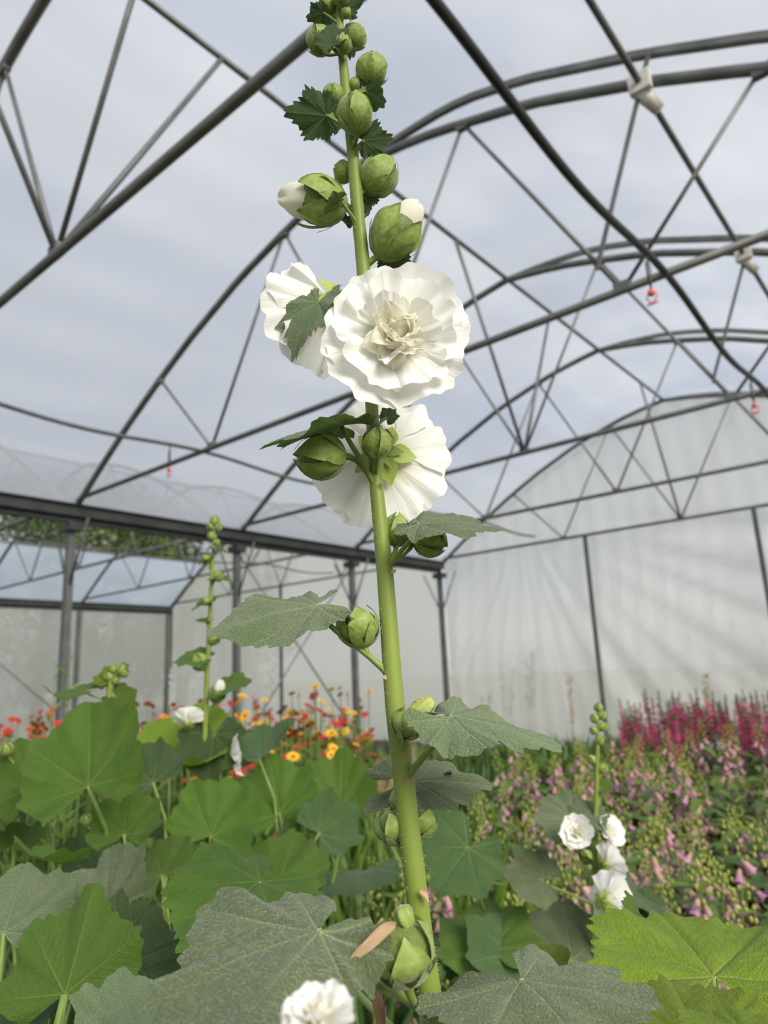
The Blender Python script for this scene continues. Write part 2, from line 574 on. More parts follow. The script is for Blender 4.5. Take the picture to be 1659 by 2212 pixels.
# ------------------------------------------------------------------ plant part meshes
def leaf_mesh(seed, mat, nr=20, na=180, lobe=0.22, teeth=0.03, cup=0.0, fold=0.0, droop=0.15, wav=0.05, quilt=0.010, veins=(0, 48, 98, 140), reach=(1.0, 0.9, 0.76, 0.6), phimax=160, roll=0.0, neg=1.0):
    """palmate lobed leaf blade of length 1 (sinus at the origin, tip at +y, upper face +z)"""
    rr = random.Random(seed)
    vs = sorted([math.radians(a) for a in veins] + [-math.radians(a) for a in veins if a])
    rd = {}
    for a in vs:
        i = min(range(len(veins)), key=lambda k: abs(abs(math.degrees(a)) - veins[k]))
        rd[a] = reach[i] * rr.uniform(0.93, 1.07) * (neg if a < -0.01 else 1.0)
    pm = math.radians(phimax)
    ph = [rr.uniform(0, 6.28) for _ in range(6)]
    nt = rr.randint(16, 19) if na >= 120 else rr.randint(9, 11)
    def R_(phi):
        a = vs
        if phi <= a[0]:
            t = (phi + pm) / (a[0] + pm + 1e-9)
            base = rd[a[0]] * (0.74 + 0.26 * math.sin(t * PI / 2))
            dip = 0
        elif phi >= a[-1]:
            t = (pm - phi) / (pm - a[-1] + 1e-9)
            base = rd[a[-1]] * (0.74 + 0.26 * math.sin(t * PI / 2))
            dip = 0
        else:
            for i in range(len(a) - 1):
                if a[i] <= phi <= a[i + 1]:
                    t = (phi - a[i]) / (a[i + 1] - a[i])
                    base = rd[a[i]] * (1 - t) + rd[a[i + 1]] * t
                    dip = math.sin(PI * t) ** 1.3
                    break
        tt = phi * nt
        saw = abs((tt / PI) % 1.0 - 0.5) * 2
        return base * (1 - lobe * dip) * (1 + teeth * (1.0 - 2.0 * saw ** 1.5) + teeth * 0.5 * math.sin(phi * nt * 2.7 + ph[0]))
    mb = MB()
    uv = []
    for i in range(nr + 1):
        t = i / nr
        t = t ** 0.85
        for j in range(na + 1):
            phi = -pm + 2 * pm * j / na
            rad = R_(phi) * t
            x, y = rad * math.sin(phi), rad * math.cos(phi)
            nv = min(vs, key=lambda a: abs(a - phi))
            du, dv = rad * math.cos(phi - nv), abs(rad * math.sin(phi - nv))
            z = cup * rad * rad + fold * abs(x)
            z += wav * t ** 2.2 * (math.sin(3 * phi + ph[1]) + 0.6 * math.sin(7 * phi + ph[2]) + 0.35 * math.sin(13 * phi + ph[3]))
            z += quilt * (1 - math.exp(-(dv / 0.035) ** 2)) * min(1, rad * 4)
            k = (du - 0.95 * dv) / 0.10
            z += quilt * 0.55 * (1 - abs((k % 1.0) - 0.5) * 2) * min(1, dv * 14)
            z += 0.010 * noise.noise(Vector((x * 4 + seed, y * 4, 0)))
            z += roll * abs(x) ** 2 * (1 if y < 0.25 else 0.6)
            # droop along the midrib
            if droop:
                yy = y
                ang = droop * max(-0.4, yy)
                y, z = yy * math.cos(ang * 0.5) + z * math.sin(ang) * 0.5, z * math.cos(ang) - abs(yy) * math.sin(abs(ang)) * 0.8
            mb.v.append(Vector((x, y, z)))
            mb.a.append((du, dv, rad))
            uv.append((x * 1.0 + seed * 0.37, rad * math.cos(phi)))
    n = na + 1
    for i in range(nr):
        for j in range(na):
            a = i * n + j
            if i == 0:
                mb.f.append((a, a + n + 1, a + n)[::-1])
            else:
                mb.f.append((a, a + 1, a + n + 1, a + n)[::-1])
    me = mb.mesh('leaf', mat, True, 'lv')
    ul = me.uv_layers.new(name='uv')
    ul.data.foreach_set('uv', [c for lp in me.loops for c in uv[lp.vertex_index]])
    # faces must look along +z on the upper side
    if sum(p.normal.z for p in me.polygons) < 0:
        me.flip_normals()
    return me

def frame(base, tip, nrm):
    """matrix: +y from base to tip (scaled to that length), +z near nrm"""
    t = tip - base
    s = t.length
    y = t / s
    z = (nrm - y * nrm.dot(y)).normalized()
    x = y.cross(z)
    m = Matrix((x * s, y * s, z * s)).transposed().to_4x4()
    m.translation = base
    return m

def petal_mesh(seed, mat, half=42, length=1.0, ruffle=0.06, cup=0.25, na=28, nr=14, lobes=2.0, curl=0.0, claw=0.35):
    """petal of length 1: claw at origin, spreading along +y, upper face +z"""
    rr = random.Random(seed)
    ph = [rr.uniform(0, 6.28) for _ in range(6)]
    hf = math.radians(half)
    mb = MB()
    uv = []
    for i in range(nr + 1):
        t = i / nr
        wd = hf * (claw + (1 - claw) * min(1, t * 1.6) ** 0.8)
        for j in range(na + 1):
            s = -1 + 2 * j / na
            a = s * wd
            edge = 1 - 0.16 * abs(s) ** 3 + 0.035 * math.sin(s * 5 + ph[0]) + 0.02 * math.sin(s * 11 + ph[1]) + 0.012 * math.sin(s * 23 + ph[5])
            if lobes:
                edge -= 0.06 * math.exp(-(s * 4) ** 2)
            rad = length * t * (1 + (edge - 1) * t ** 2)
            x, y = rad * math.sin(a), rad * math.cos(a)
            z = cup * t * t - 0.10 * t
            z += ruffle * t ** 2.5 * (math.sin(s * 4.2 + ph[2]) + 0.7 * math.sin(s * 8.5 + ph[3]) + 0.3 * math.sin(s * 17 + ph[4]))
            z += 0.006 * t * math.sin(s * 31)
            if curl:
                ang = curl * t
                y, z = y * math.cos(ang * 0.6) - z * math.sin(ang) * 0.3, z + y * math.sin(ang) * 0.6
            mb.v.append(Vector((x, y, z)))
            uv.append((0.5 + 0.5 * s + seed, t))
    n = na + 1
    for i in range(nr):
        for j in range(na):
            a = i * n + j
            mb.f.append((a, a + n, a + n + 1, a + 1)[::-1])
    me = mb.mesh('petal', mat, True)
    ul = me.uv_layers.new(name='uv')
    ul.data.foreach_set('uv', [c for lp in me.loops for c in uv[lp.vertex_index]])
    return me

def spoon_mesh(seed, mat, w=0.36, curl=1.0, ruf=0.03, nu=10, nv=12):
    """small inner petal of length 1 along +y, curling towards +z"""
    rr = random.Random(seed)
    ph = [rr.uniform(0, 6.28) for _ in range(4)]
    mb = MB()
    uv = []
    y = z = 0.0
    for j in range(nv + 1):
        t = j / nv
        ang = curl * (t - 0.25) + 0.35 * math.sin(t * 3 + ph[0])
        if j:
            y += math.cos(ang) / nv
            z += math.sin(ang) / nv
        hw = w * (math.sqrt(max(0.0, 1 - ((t - 0.62) / 0.385) ** 2)) if t > 0.62 else 0.30 + 0.70 * math.sin(PI / 2 * t / 0.62) ** 1.2)
        for i in range(nu + 1):
            s = -1 + 2 * i / nu
            x = hw * s
            dz = 0.45 * hw * s * s + ruf * t * t * (math.sin(4 * s + ph[1]) + 0.6 * math.sin(9 * s + ph[2]))
            mb.v.append(Vector((x * (1 - 0.12 * s * s), y - math.sin(ang) * dz - 0.05 * t * s * s, z + math.cos(ang) * dz)))
            uv.append((0.5 + 0.5 * s + seed, 0.15 + 0.85 * t))
    n = nu + 1
    for j in range(nv):
        for i in range(nu):
            a = j * n + i
            mb.f.append((a, a + 1, a + n + 1, a + n))
    me = mb.mesh('inner_petal', mat, True)
    ul = me.uv_layers.new(name='uv')
    ul.data.foreach_set('uv', [c for lp in me.loops for c in uv[lp.vertex_index]])
    return me

def sepal_mesh(mat, half=46, vmax=168, egg=1.18, nu=8, nv=12, off=1.03, seam=0.09, flare=0.0, kk=1.0):
    """one shell of a bud of radius 1 whose axis is +z, base at -z"""
    mb = MB()
    for j in range(nv + 1):
        v = j / nv
        th = math.radians(6 + (vmax - 6) * v)
        taper = (1 - v ** 2.2) ** 0.75 if v < 1 else 0.0
        for i in range(nu + 1):
            u = -1 + 2 * i / nu
            az = math.radians(half) * u * (taper * kk + 0.02) / max(0.5, math.sin(th) ** 0.35)
            r = off + seam * abs(u) ** 4 * min(1, v * 3) + 0.035 * (1 - abs(u)) * math.sin(PI * v)
            r += flare * v ** 4
            z = -math.cos(th) * egg * (off - 0.01 + 0.02 * v)
            if v > 0.9:
                z += 0.12 * (v - 0.9) * 10
            mb.v.append(Vector((r * math.sin(th) * math.cos(az), r * math.sin(th) * math.sin(az), z)))
    n = nu + 1
    for j in range(nv):
        for i in range(nu):
            a = j * n + i
            mb.f.append((a, a + 1, a + n + 1, a + n))
    return mb.mesh('sepal', mat)

ME = {}
def bud_core_mesh(egg=1.15, mat=None):
    mb = MB()
    mb.ball((0, 0, 0), 0.97, 16, 10, (1, 1, egg))
    return mb.mesh('bud', mat)
ME['core'] = bud_core_mesh(1.12, M['bud'])
ME['core_pod'] = bud_core_mesh(0.82, M['bud'])
ME['sepal'] = sepal_mesh(M['sepal'], 42, 170, 1.18, seam=0.13)
ME['sepal_open'] = sepal_mesh(M['sepal'], 43, 126, 1.30, flare=0.12, seam=0.12)
ME['sepal_pod'] = sepal_mesh(M['sepal'], 46, 150, 0.90, flare=0.22, seam=0.14)
ME['bract'] = sepal_mesh(M['sepal'], 22, 84, 1.1, 4, 7, off=1.09, seam=0.03, flare=0.16)
def petal_tip_mesh():
    mb = MB()
    nu, nv = 30, 12
    for j in range(nv + 1):
        v = j / nv
        th = PI * (0.35 + 0.65 * v)
        for i in range(nu):
            a = 2 * PI * i / nu
            tw = a + v * 2.2
            r = math.sin(th) ** 0.8 * (0.80 + v * (0.10 * math.sin(4 * tw) + 0.10 * abs(math.sin(7 * tw + v * 3)))) if v < 1 else 0.03
            mb.v.append(Vector((r * math.cos(a), r * math.sin(a), -math.cos(th) * 1.72 * (1 + 0.06 * math.sin(3 * a)))))
    for j in range(nv):
        for i in range(nu):
            i2 = (i + 1) % nu
            mb.f.append((j * nu + i, j * nu + i2, (j + 1) * nu + i2, (j + 1) * nu + i))
    me = mb.mesh('petal_tip', M['petal_in'])
    ul = me.uv_layers.new(name='uv')
    ul.data.foreach_set('uv', [c for lp in me.loops for c in (me.vertices[lp.vertex_index].co.x * 0.5, 0.7)])
    return me
ME['petal_tip'] = petal_tip_mesh()

def axis_frame(c, axis, r, spin=0.0):
    z = axis.normalized()
    ref = UP if abs(z.z) < 0.9 else RH
    x = ref.cross(z).normalized()
    y = z.cross(x)
    m = Matrix((x * r, y * r, z * r)).transposed().to_4x4()
    m.translation = c
    return m @ Matrix.Rotation(spin, 4, 'Z')

def make_bud(plant, c, axis, r, kind='closed', stem_pt=None, spin=0.3, ped_r=None, bracts=7, coremat=None):
    mw = axis_frame(c, axis, r, spin)
    core = add('bud', ME['core_pod' if kind == 'pod' else 'core'], plant, mw)
    sm = {'closed': 'sepal', 'open': 'sepal_open', 'pod': 'sepal_pod'}[kind]
    for k in range(5):
        add('sepal', ME[sm], core, mw @ Matrix.Rotation(2 * PI * k / 5, 4, 'Z'))
    for k in range(bracts):
        add('bract', ME['bract'], core, mw @ Matrix.Rotation(2 * PI * (k + 0.4) / bracts, 4, 'Z'))
    if kind == 'open':
        p = add('petal_tip', ME['petal_tip'], core, mw)
        p['label'] = 'cream white petals pushing out of the bud'
    if stem_pt is not None:
        a = axis.normalized()
        b = c - a * r * 1.05
        L_ = (b - stem_pt).length
        pts = bez(stem_pt, stem_pt + (b - stem_pt) * 0.35 + UP * L_ * 0.1, b - a * L_ * 0.4, b, 7)
        pr = ped_r or max(0.0011, r * 0.16)
        add('pedicel', MB().tube(pts, [pr * 0.85] * 6 + [pr, pr * 1.3], 8).mesh('pedicel', M['stem']), core)
    return core

def make_leaf(plant, base, tip, nrm, mat, seed, root=None, hi=True, pr=0.0016, me=None, sag=0.25, **kw):
    mw = frame(base, tip, nrm)
    if me is None:
        if hi:
            me = leaf_mesh(seed, mat, **kw)
        else:
            kw.setdefault('nr', 11)
            kw.setdefault('na', 72)
            me = leaf_mesh(seed, mat, **kw)
    lf = add('leaf', me, plant, mw)
    if root is not None:
        d = (base - root).length
        yy = (tip - base).normalized()
        nn = mw.to_3x3() @ Vector((0, 0, 1))
        nn.normalize()
        pts = bez(root, root + (base - root) * 0.35 + UP * d * 0.08, base - nn * d * sag - yy * d * 0.05, base, 8)
        add('petiole', MB().tube(pts, [pr * (1.25 - 0.35 * i / 8) for i in range(9)], 7).mesh('petiole', M['stem_dark']), lf)
    return lf

# ------------------------------------------------------------------ the greenhouse
GZ = 2.06 + EYE            # gutter height
CZ = 2.22 + EYE            # truss bottom chord
XG, XC = -8.17, -3.37      # gutter line, ridge line
YS = [-1.04, 1.46, 3.96, 6.46, 8.96, 11.60]
SPAN = 9.6
def arch_z(dx):
    """height over the eye of the roof arch, dx metres from the ridge"""
    dx = abs(dx)
    P = [(0, 4.27), (0.4, 4.21), (0.8, 4.125), (1.6, 3.88), (2.4, 3.53), (3.0, 3.22), (3.6, 2.87), (4.2, 2.48), (4.8, 2.06)]
    for (a, b), (c, d) in zip(P, P[1:]):
        if dx <= c:
            return EYE + b + (d - b) * (dx - a) / (c - a)
    return EYE + P[-1][1]
def arch_pts(xc, x0, x1, Y, n, off=0.0, ramp=None):
    out = []
    for i in range(n + 1):
        x = x0 + (x1 - x0) * i / n
        o = off if ramp is None else off * min(1.0, abs(x - xc) / ramp)
        out.append(Vector((x, Y, arch_z(x - xc) + o)))
    return out

def build_truss(Y, xc, label, vent, struts, end=False, web=True):
    t = thing('roof_truss', label, 'roof truss', (xc - 4.8, Y, GZ), 'arched steel roof trusses')
    add('arch', MB().tube(arch_pts(xc, xc - 4.8, xc + 4.8, Y, 40), 0.036, 10).mesh('arch', M['steel']), t)
    add('bottom_chord', MB().tube([(xc - 4.72, Y, CZ), (xc + 4.72, Y, CZ)], 0.026, 8).mesh('chord', M['steel']), t)
    if vent:
        va = add('vent_arch', MB().beam(arch_pts(xc, xc, xc + 4.0, Y, 24, vent, 1.1), 0.05, 0.045, (0, 1, 0)).mesh('vent_arch', M['steel'], False), t)
    nodes = [(-2.97, 1), (-2.03, 0), (-0.95, 1), (0.02, 0), (1.06, 1), (2.08, 0), (3.0, 1)]
    P = [Vector((xc + dx, Y, arch_z(dx) if up else CZ)) for dx, up in nodes]
    for a, b in zip(P, P[1:]):
        add('web_strut', MB().tube([a, b], 0.015, 6).mesh('web_strut', M['steel']), t)
    if struts:
        for dy in (-1.02, 1.05):
            if end and dy > 0:
                continue
            add('ridge_strut', MB().tube([(xc, Y + dy, arch_z(0)), (xc + 0.02, Y, CZ)], 0.018, 6).mesh('ridge_strut', M['steel']), t)
    # clamp plates where the webs meet the arch and chord
    for (dx, up), p in zip(nodes, P):
        add('clamp', MB().box(p + Vector((0, 0, -0.02 if up else 0.02)), (0.10, 0.05, 0.06)).mesh('clamp', M['steel'], False), t)
    return t

ordn = ['nearest', 'nearest', 'second nearest', 'middle', 'second farthest', 'farthest']
names1 = {1: 'arched steel roof truss overhead, nearest of the near span at upper left',
          2: 'arched steel roof truss with vent arch, second nearest in the near span',
          3: 'arched steel roof truss, third from the viewer in the near span',
          4: 'arched steel roof truss of the near span, next to the film end wall',
          5: 'arched steel end truss standing against the film end wall of the near span'}
ventoff = {0: 0.22, 1: 0.22, 2: 0.21, 3: 0.14, 4: 0.11, 5: 0.03}
for k in (1, 2, 3, 4, 5):
    build_truss(YS[k], XC, names1[k], ventoff[k], k in (1, 3, 5), k == 5)
names2 = {2: 'roof truss of the second span beyond the gutter, nearest of its row',
          3: 'roof truss of the second span beyond the gutter, second of its row',
          4: 'roof truss of the second span beyond the gutter, third of its row',
          5: 'end truss of the second span beyond the gutter, at its end wall'}
for k in (2, 3, 4, 5):
    build_truss(YS[k], XC - SPAN, names2[k], 0, False, k == 5)

def channel(name, X, label, y0, y1):
    t = thing(name, label, 'gutter', (X, y0, GZ), 'rain gutters')
    g = MB()
    # folded trough: wide lip, narrower floor
    for sx in (-1, 1):
        g.beam([(X + sx * 0.115, y0, GZ + 0.02), (X + sx * 0.115, y1, GZ + 0.02)], 0.012, 0.13)
        g.beam([(X + sx * 0.14, y0, GZ + 0.085), (X + sx * 0.14, y1, GZ + 0.085)], 0.06, 0.014)
    g.beam([(X, y0, GZ - 0.045), (X, y1, GZ - 0.045)], 0.23, 0.012)
    add('trough', g.mesh('trough', M['gutter'], False), t)
    add('gutter_rail', MB().beam([(X, y0, GZ - 0.085), (X, y1, GZ - 0.085)], 0.09, 0.06).mesh('rail', M['gutter'], False), t)
    return t
channel('gutter_beam', XG, 'dark steel gutter beam between the two spans, crossing the left half', -2.5, 11.62)
channel('gutter_beam', XG - SPAN, 'far dark gutter beam along the outer side of the second span', 3.0, 11.62)
channel('gutter_beam', XC + 4.8, 'gutter beam on the right side of the near span', -2.5, 11.62)

def post(X, Y, label, top=GZ - 0.13, w=0.085, knee=True, ydir=0, group='steel posts under the gutters'):
    t = thing('support_post', label, 'post', (X, Y, 0), group)
    add('shaft', MB().beam([(X, Y, 0), (X, Y, top)], w, w, (1, 0, 0)).mesh('shaft', M['steel_dull'], False), t)
    if knee:
        for sx in (-1, 1):
            add('knee_brace', MB().tube([(X + sx * 0.03, Y, top - 0.75), (X + sx * 0.40, Y, GZ - 0.12)], 0.015, 6).mesh('knee', M['steel_dull']), t)
        add('cap_plate', MB().box((X, Y, top - 0.045), (0.24, 0.16, 0.09)).mesh('cap', M['gutter'], False), t)
    return t
pl = {2: 'leftmost steel post under the near gutter beam', 3: 'steel post under the near gutter, second from the left edge',
      4: 'steel post under the near gutter, third from the left edge', 5: 'corner post where gutter beam meets the film end wall'}
for k in (1, 2, 3, 4, 5):
    if k > 1:
        post(XG, YS[k], pl[k])
pl2 = {4: 'far outer post of the second span, left of its corner post', 5: 'far corner post of the second span, beside its end wall', 3: 'far outer post of the second span at the left edge'}
for k in (3, 4, 5):
    post(XG - SPAN, YS[k], pl2[k], w=0.10, knee=False)
post(-5.0, YS[5], 'slender end wall post right of the corner post', CZ, 0.06, False, group='end wall posts')
post(-2.28, YS[5], 'slender end wall post at the right edge', CZ, 0.06, False, group='end wall posts')
post(-12.97, YS[5], 'slender post in the end wall of the second span', CZ, 0.06, False, group='end wall posts')
post(-10.6, YS[5], 'slender post in the second span end wall, nearest the corner post', CZ, 0.06, False, group='end wall posts')
for nm, a, b, lb in (('cross_brace', (XG, YS[3], GZ - 0.2), (XG, YS[4], 0.35), 'thin cross brace falling to the right between two gutter posts'),
                     ('cross_brace', (XG, YS[4], GZ - 0.2), (XG, YS[3], 0.35), 'thin cross brace rising to the right between two gutter posts'),
                     ('cross_brace', (XG - SPAN, YS[3] - 0.6, GZ - 0.4), (XG - SPAN, YS[4], 0.4), 'thin brace rod across the outer wall of the second span')):
    tag(add(nm, MB().tube([a, b], 0.014, 6).mesh('brace', M['steel'])), lb, 'brace')
for X, y0, lb in ((XC, -2.5, 'long ridge purlin running along the crown of the near span'), (XC - SPAN, 3.0, 'ridge purlin along the crown of the second span')):
    tag(add('ridge_purlin', MB().tube([(X, y0, arch_z(0) + 0.02), (X, 11.62, arch_z(0) + 0.02)], 0.024, 8).mesh('purlin', M['steel'])), lb, 'purlin')

# ventilation shaft with its toothed racks
sh = thing('vent_shaft', 'dark drive shaft with white bearings under the right roof slope', 'drive shaft', (-1.0, -1, 3.54 + EYE))
SZ = 3.50 + EYE
add('shaft', MB().tube([(-1.0, -1.5, SZ), (-1.0, 11.5, SZ)], 0.021, 8).mesh('shaft', M['steel_dull']), sh)
for k in (2, 3, 4):
    Y = YS[k]
    b = add('bearing', MB().box((-1.0, Y - 0.06, SZ), (0.13, 0.05, 0.13)).mesh('bearing', M['white_plastic'], False), sh)
    add('gear_housing', MB().tube([(-1.02, Y - 0.03, SZ - 0.02), (-0.94, Y + 0.05, SZ - 0.16)], [0.055, 0.04], 8).mesh('housing', M['white_plastic']), b)
    rk = MB()
    p0 = Vector((-0.92, Y - 0.03, arch_z(-0.92 - XC) + ventoff[k]))
    p1 = Vector((-1.42, Y - 0.03, CZ + 0.18))
    rk.beam([p0, p1], 0.022, 0.016, (0, 1, 0))
    n = 70
    for i in range(n):
        p = p0 + (p1 - p0) * (0.04 + 0.92 * i / n)
        rk.box(p + Vector((-0.012, 0, 0)), (0.012, 0.02, 0.010))
    add('toothed_rack', rk.mesh('rack', M['steel'], False), sh)

def hose(name, X, label, y0, y1, sag, rad, z=CZ, bend=None, mat='hose'):
    pts = []
    ys = [y for y in YS if y0 < y < y1]
    n = 90
    for i in range(n + 1):
        y = y0 + (y1 - y0) * i / n
        k = (y - 1.46) / 2.5
        s = math.sin(PI * (k % 1.0))
        pts.append(Vector((X + (0.05 * math.sin(y * 1.1) if bend else 0), y, z - sag * s * s)))
    return tag(add(name, MB().tube(pts, rad, 8).mesh('hose', M[mat])), label, 'hose'), pts
hb, hbp = hose('irrigation_hose', -1.03, 'black irrigation hose sagging between the trusses, upper right', -1.5, 11.3, 0.10, 0.021)
ha, hap = hose('irrigation_hose', -5.55, 'grey irrigation hose along the left side below the trusses', -1.0, 10.8, 0.06, 0.018, mat='steel_dull')
ga, gap = hose('irrigation_hose', XG - 2.4, 'irrigation hose hung under the trusses of the second span', 3.0, 11.0, 0.08, 0.015, mat='steel_dull')

def sprinkler(X, Y, z0, drop, label):
    t = thing('hanging_sprinkler', label, 'sprinkler', (X, Y, z0 - drop), 'hanging sprinklers')
    add('drop_tube', MB().tube([(X, Y, z0), (X + 0.01, Y, z0 - drop * 0.5), (X, Y, z0 - drop)], 0.006, 6).mesh('tube', M['hose']), t)
    add('weight', MB().tube([(X, Y, z0 - drop * 0.25), (X, Y, z0 - drop * 0.85)], 0.012, 6).mesh('weight', M['steel']), t)
    h = MB().tube([(X, Y, z0 - drop), (X, Y, z0 - drop - 0.025), (X, Y, z0 - drop - 0.04)], [0.012, 0.022, 0.012], 8)
    add('nozzle', h.mesh('nozzle', M['red_plastic']), t)
    b = MB()
    for sx in (-1, 1):
        b.tube([(X + sx * 0.016, Y, z0 - drop - 0.02), (X + sx * 0.03, Y, z0 - drop - 0.05), (X, Y, z0 - drop - 0.085)], 0.004, 5)
    b.tube([(X - 0.03, Y, z0 - drop - 0.085), (X + 0.03, Y, z0 - drop - 0.085)], 0.006, 5)
    add('spinner', b.mesh('spinner', M['red_plastic']), t)
def hose_at(pts, y):
    return min(pts, key=lambda p: abs(p.y - y))
for pts, (px, py), X, lb in ((hbp, (1402, 560), -1.03, 'red hanging sprinkler below the black hose, upper right'),
                             (hap, (355, 962), -5.55, 'red hanging sprinkler below the hose on the left'),
                             (hbp, (1624, 838), -1.03, 'small red hanging sprinkler close to the right edge')):
    q = ray(px, py)
    y = q.y * (X / q.x)
    p = hose_at(pts, y)
    sprinkler(p.x, p.y, p.z - 0.01, 0.22, lb)

# films
def sheet(name, fn, nu, nv, mat, smooth=True, parent=None):
    mb = MB()
    for j in range(nv + 1):
        for i in range(nu + 1):
            mb.v.append(fn(i / nu, j / nv))
    n = nu + 1
    for j in range(nv):
        for i in range(nu):
            a = j * n + i
            mb.f.append((a, a + 1, a + n + 1, a + n))
    return add(name, mb.mesh(name, mat, smooth), parent)
def roof_fn(xc, x0, x1, y0, y1, up=0.045, vent=False):
    def fn(u, v):
        x = x0 + (x1 - x0) * u
        y = y0 + (y1 - y0) * v
        k = ((y - 1.46) / 2.5) % 1.0
        belly = -0.05 * (1.0 if xc > -5 else 0.15) * math.sin(PI * k) ** 2 * math.sin(PI * min(1, max(0, u)))
        wr = 0.006 * math.sin(x * 9 + 3 * math.sin(y * 0.7)) * math.sin(PI * k)
        o = 0
        if vent:
            yy = max(0, min(4.999, (y - YS[0]) / 2.52))
            a = ventoff[int(yy)]
            b = ventoff[min(5, int(yy) + 1)]
            o = (a + (b - a) * (yy - int(yy)) + 0.01) * min(1, abs(x - xc) / 1.1)
        return Vector((x, y, arch_z(x - xc) + up + belly + wr + o))
    return fn
ce = struct(sheet('ceiling', roof_fn(XC, XG + 0.05, XC, -5, 11.6), 40, 60, M['film']))
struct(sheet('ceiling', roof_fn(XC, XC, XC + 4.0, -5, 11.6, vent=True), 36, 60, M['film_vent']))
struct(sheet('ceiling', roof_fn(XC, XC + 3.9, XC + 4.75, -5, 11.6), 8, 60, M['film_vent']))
X2 = XC - SPAN
struct(sheet('ceiling', roof_fn(X2, X2, XG - 0.05, 2.0, 11.6), 30, 40, M['film']))
struct(sheet('ceiling', roof_fn(X2, XG - SPAN, XG - SPAN + 1.72, 2.0, 11.6), 12, 40, M['film_blue']))
tag(add('roof_rail', MB().tube([(XG - SPAN + 1.72, 2.0, arch_z(-3.08) + 0.03), (XG - SPAN + 1.72, 11.6, arch_z(-3.08) + 0.03)], 0.03, 8).mesh('rail', M['steel'])), 'pale rail along the upper edge of the bluish film strip', 'rail')

def gable_fn(xc, x0, x1, Y, pleat):
    def fn(u, v):
        x = x0 + (x1 - x0) * u
        top = arch_z(x - xc) + 0.03
        z = top * v
        w = 0.0
        if pleat:
            # folds fanning out from the right end of the truss chord, pulled tight towards the lower right
            sx, sz = x - (-6.3), (CZ + 0.4) - z
            if sz > 0:
                a = math.atan2(sx, sz + 0.15)
                amp = 0.11 * min(1, sz / 0.9) * (0.35 + 0.65 * max(0, min(1, (x + 5.2) / 1.6)))
                w += amp * (abs(math.sin(a * 15 + 0.8 * math.sin(a * 7))) ** 0.7 - 0.5)
                w += amp * 0.5 * math.sin(a * 37 + 1.3)
            w += 0.008 * math.sin(x * 17 + math.sin(z * 1.3) * 1.5)
        else:
            w += 0.010 * math.sin(x * 13 + math.sin(z * 1.7)) + 0.006 * math.sin(x * 31)
        return Vector((x, Y + 0.13 + w, z))
    return fn
struct(sheet('wall_back', gable_fn(XC, XG + 0.02, XC + 4.8, YS[5], True), 260, 40, M['film_wall']))
struct(sheet('wall_back', gable_fn(X2, XG - SPAN, XG - 0.02, YS[5], False), 120, 24, M['film_side']))
struct(sheet('wall_left', lambda u, v: Vector((XG - SPAN - 0.06 + 0.012 * math.sin(u * 90) * (1 - v), 2.0 + 9.6 * u, GZ * v)), 120, 6, M['film_side']))

# ground
struct(sheet('floor', lambda u, v: Vector((XG - SPAN + 20.8 * u, -4 + 15.6 * v, 0.03 * noise.noise(Vector((u * 40, v * 30, 0))))), 80, 60, M['soil']))
struct(add('ground', MB().box((0, 40, -0.08), (260, 260, 0.06)).mesh('ground', M['grass'], False)))
# ------------------------------------------------------------------ the main hollyhock
D0 = 0.45
STEM = [(722, -60, 12), (728, 0, 14), (735, 60, 17), (741, 130, 20), (750, 220, 23), (760, 310, 25), (768, 400, 27), (775, 480, 28), (783, 560, 30),
        (792, 680, 29), (799, 800, 28), (804, 900, 28), (808, 980, 27), (814, 1060, 30), (820, 1120, 32), (830, 1220, 36), (838, 1320, 38), (845, 1420, 40),
        (853, 1520, 43), (862, 1600, 45), (873, 1690, 46), (883, 1790, 47), (894, 1880, 48), (906, 1980, 48), (919, 2080, 49), (931, 2160, 50), (940, 2230, 50), (965, 2420, 52)]
def stem_at(py, d=D0):
    for (a, b) in zip(STEM, STEM[1:]):
        if a[1] <= py <= b[1]:
            t = (py - a[1]) / (b[1] - a[1])
            return V(a[0] + (b[0] - a[0]) * t, py, d)
    return V(STEM[-1][0], STEM[-1][1], d)
def catmull(pts, sub=4):
    out = []
    for i in range(len(pts) - 1):
        p0, p1, p2, p3 = pts[max(0, i - 1)], pts[i], pts[i + 1], pts[min(len(pts) - 1, i + 2)]
        for k in range(sub):
            t = k / sub
            out.append(0.5 * ((2 * p1) + (p2 - p0) * t + (2 * p0 - 5 * p1 + 4 * p2 - p3) * t * t + (3 * p1 - p0 - 3 * p2 + p3) * t ** 3))
    out.append(pts[-1])
    return out
sp_ = [V(x, y, D0) for x, y, w in STEM]
sr_ = [w * 0.5 * pxm(x, y, D0) for x, y, w in STEM]
foot = sp_[-1].copy()
foot = Vector((foot.x + 0.02 * RH.x, foot.y + 0.02 * RH.y, 0.0))
sp_ += [(sp_[-1] + foot) / 2, foot]
sr_ += [sr_[-1], sr_[-1] * 1.2]
main = thing('hollyhock', 'tall hollyhock with double white flowers and round green buds, in the centre foreground', 'hollyhock', foot)
spc = catmull(sp_)
src = [sr_[min(len(sr_) - 1, i // 4)] * (1 - (i % 4) / 4) + sr_[min(len(sr_) - 1, i // 4 + 1)] * ((i % 4) / 4) for i in range(len(spc))]
stem_o = add('stem', MB().tube(spc, src, 16).mesh('stem', M['stem']), main)
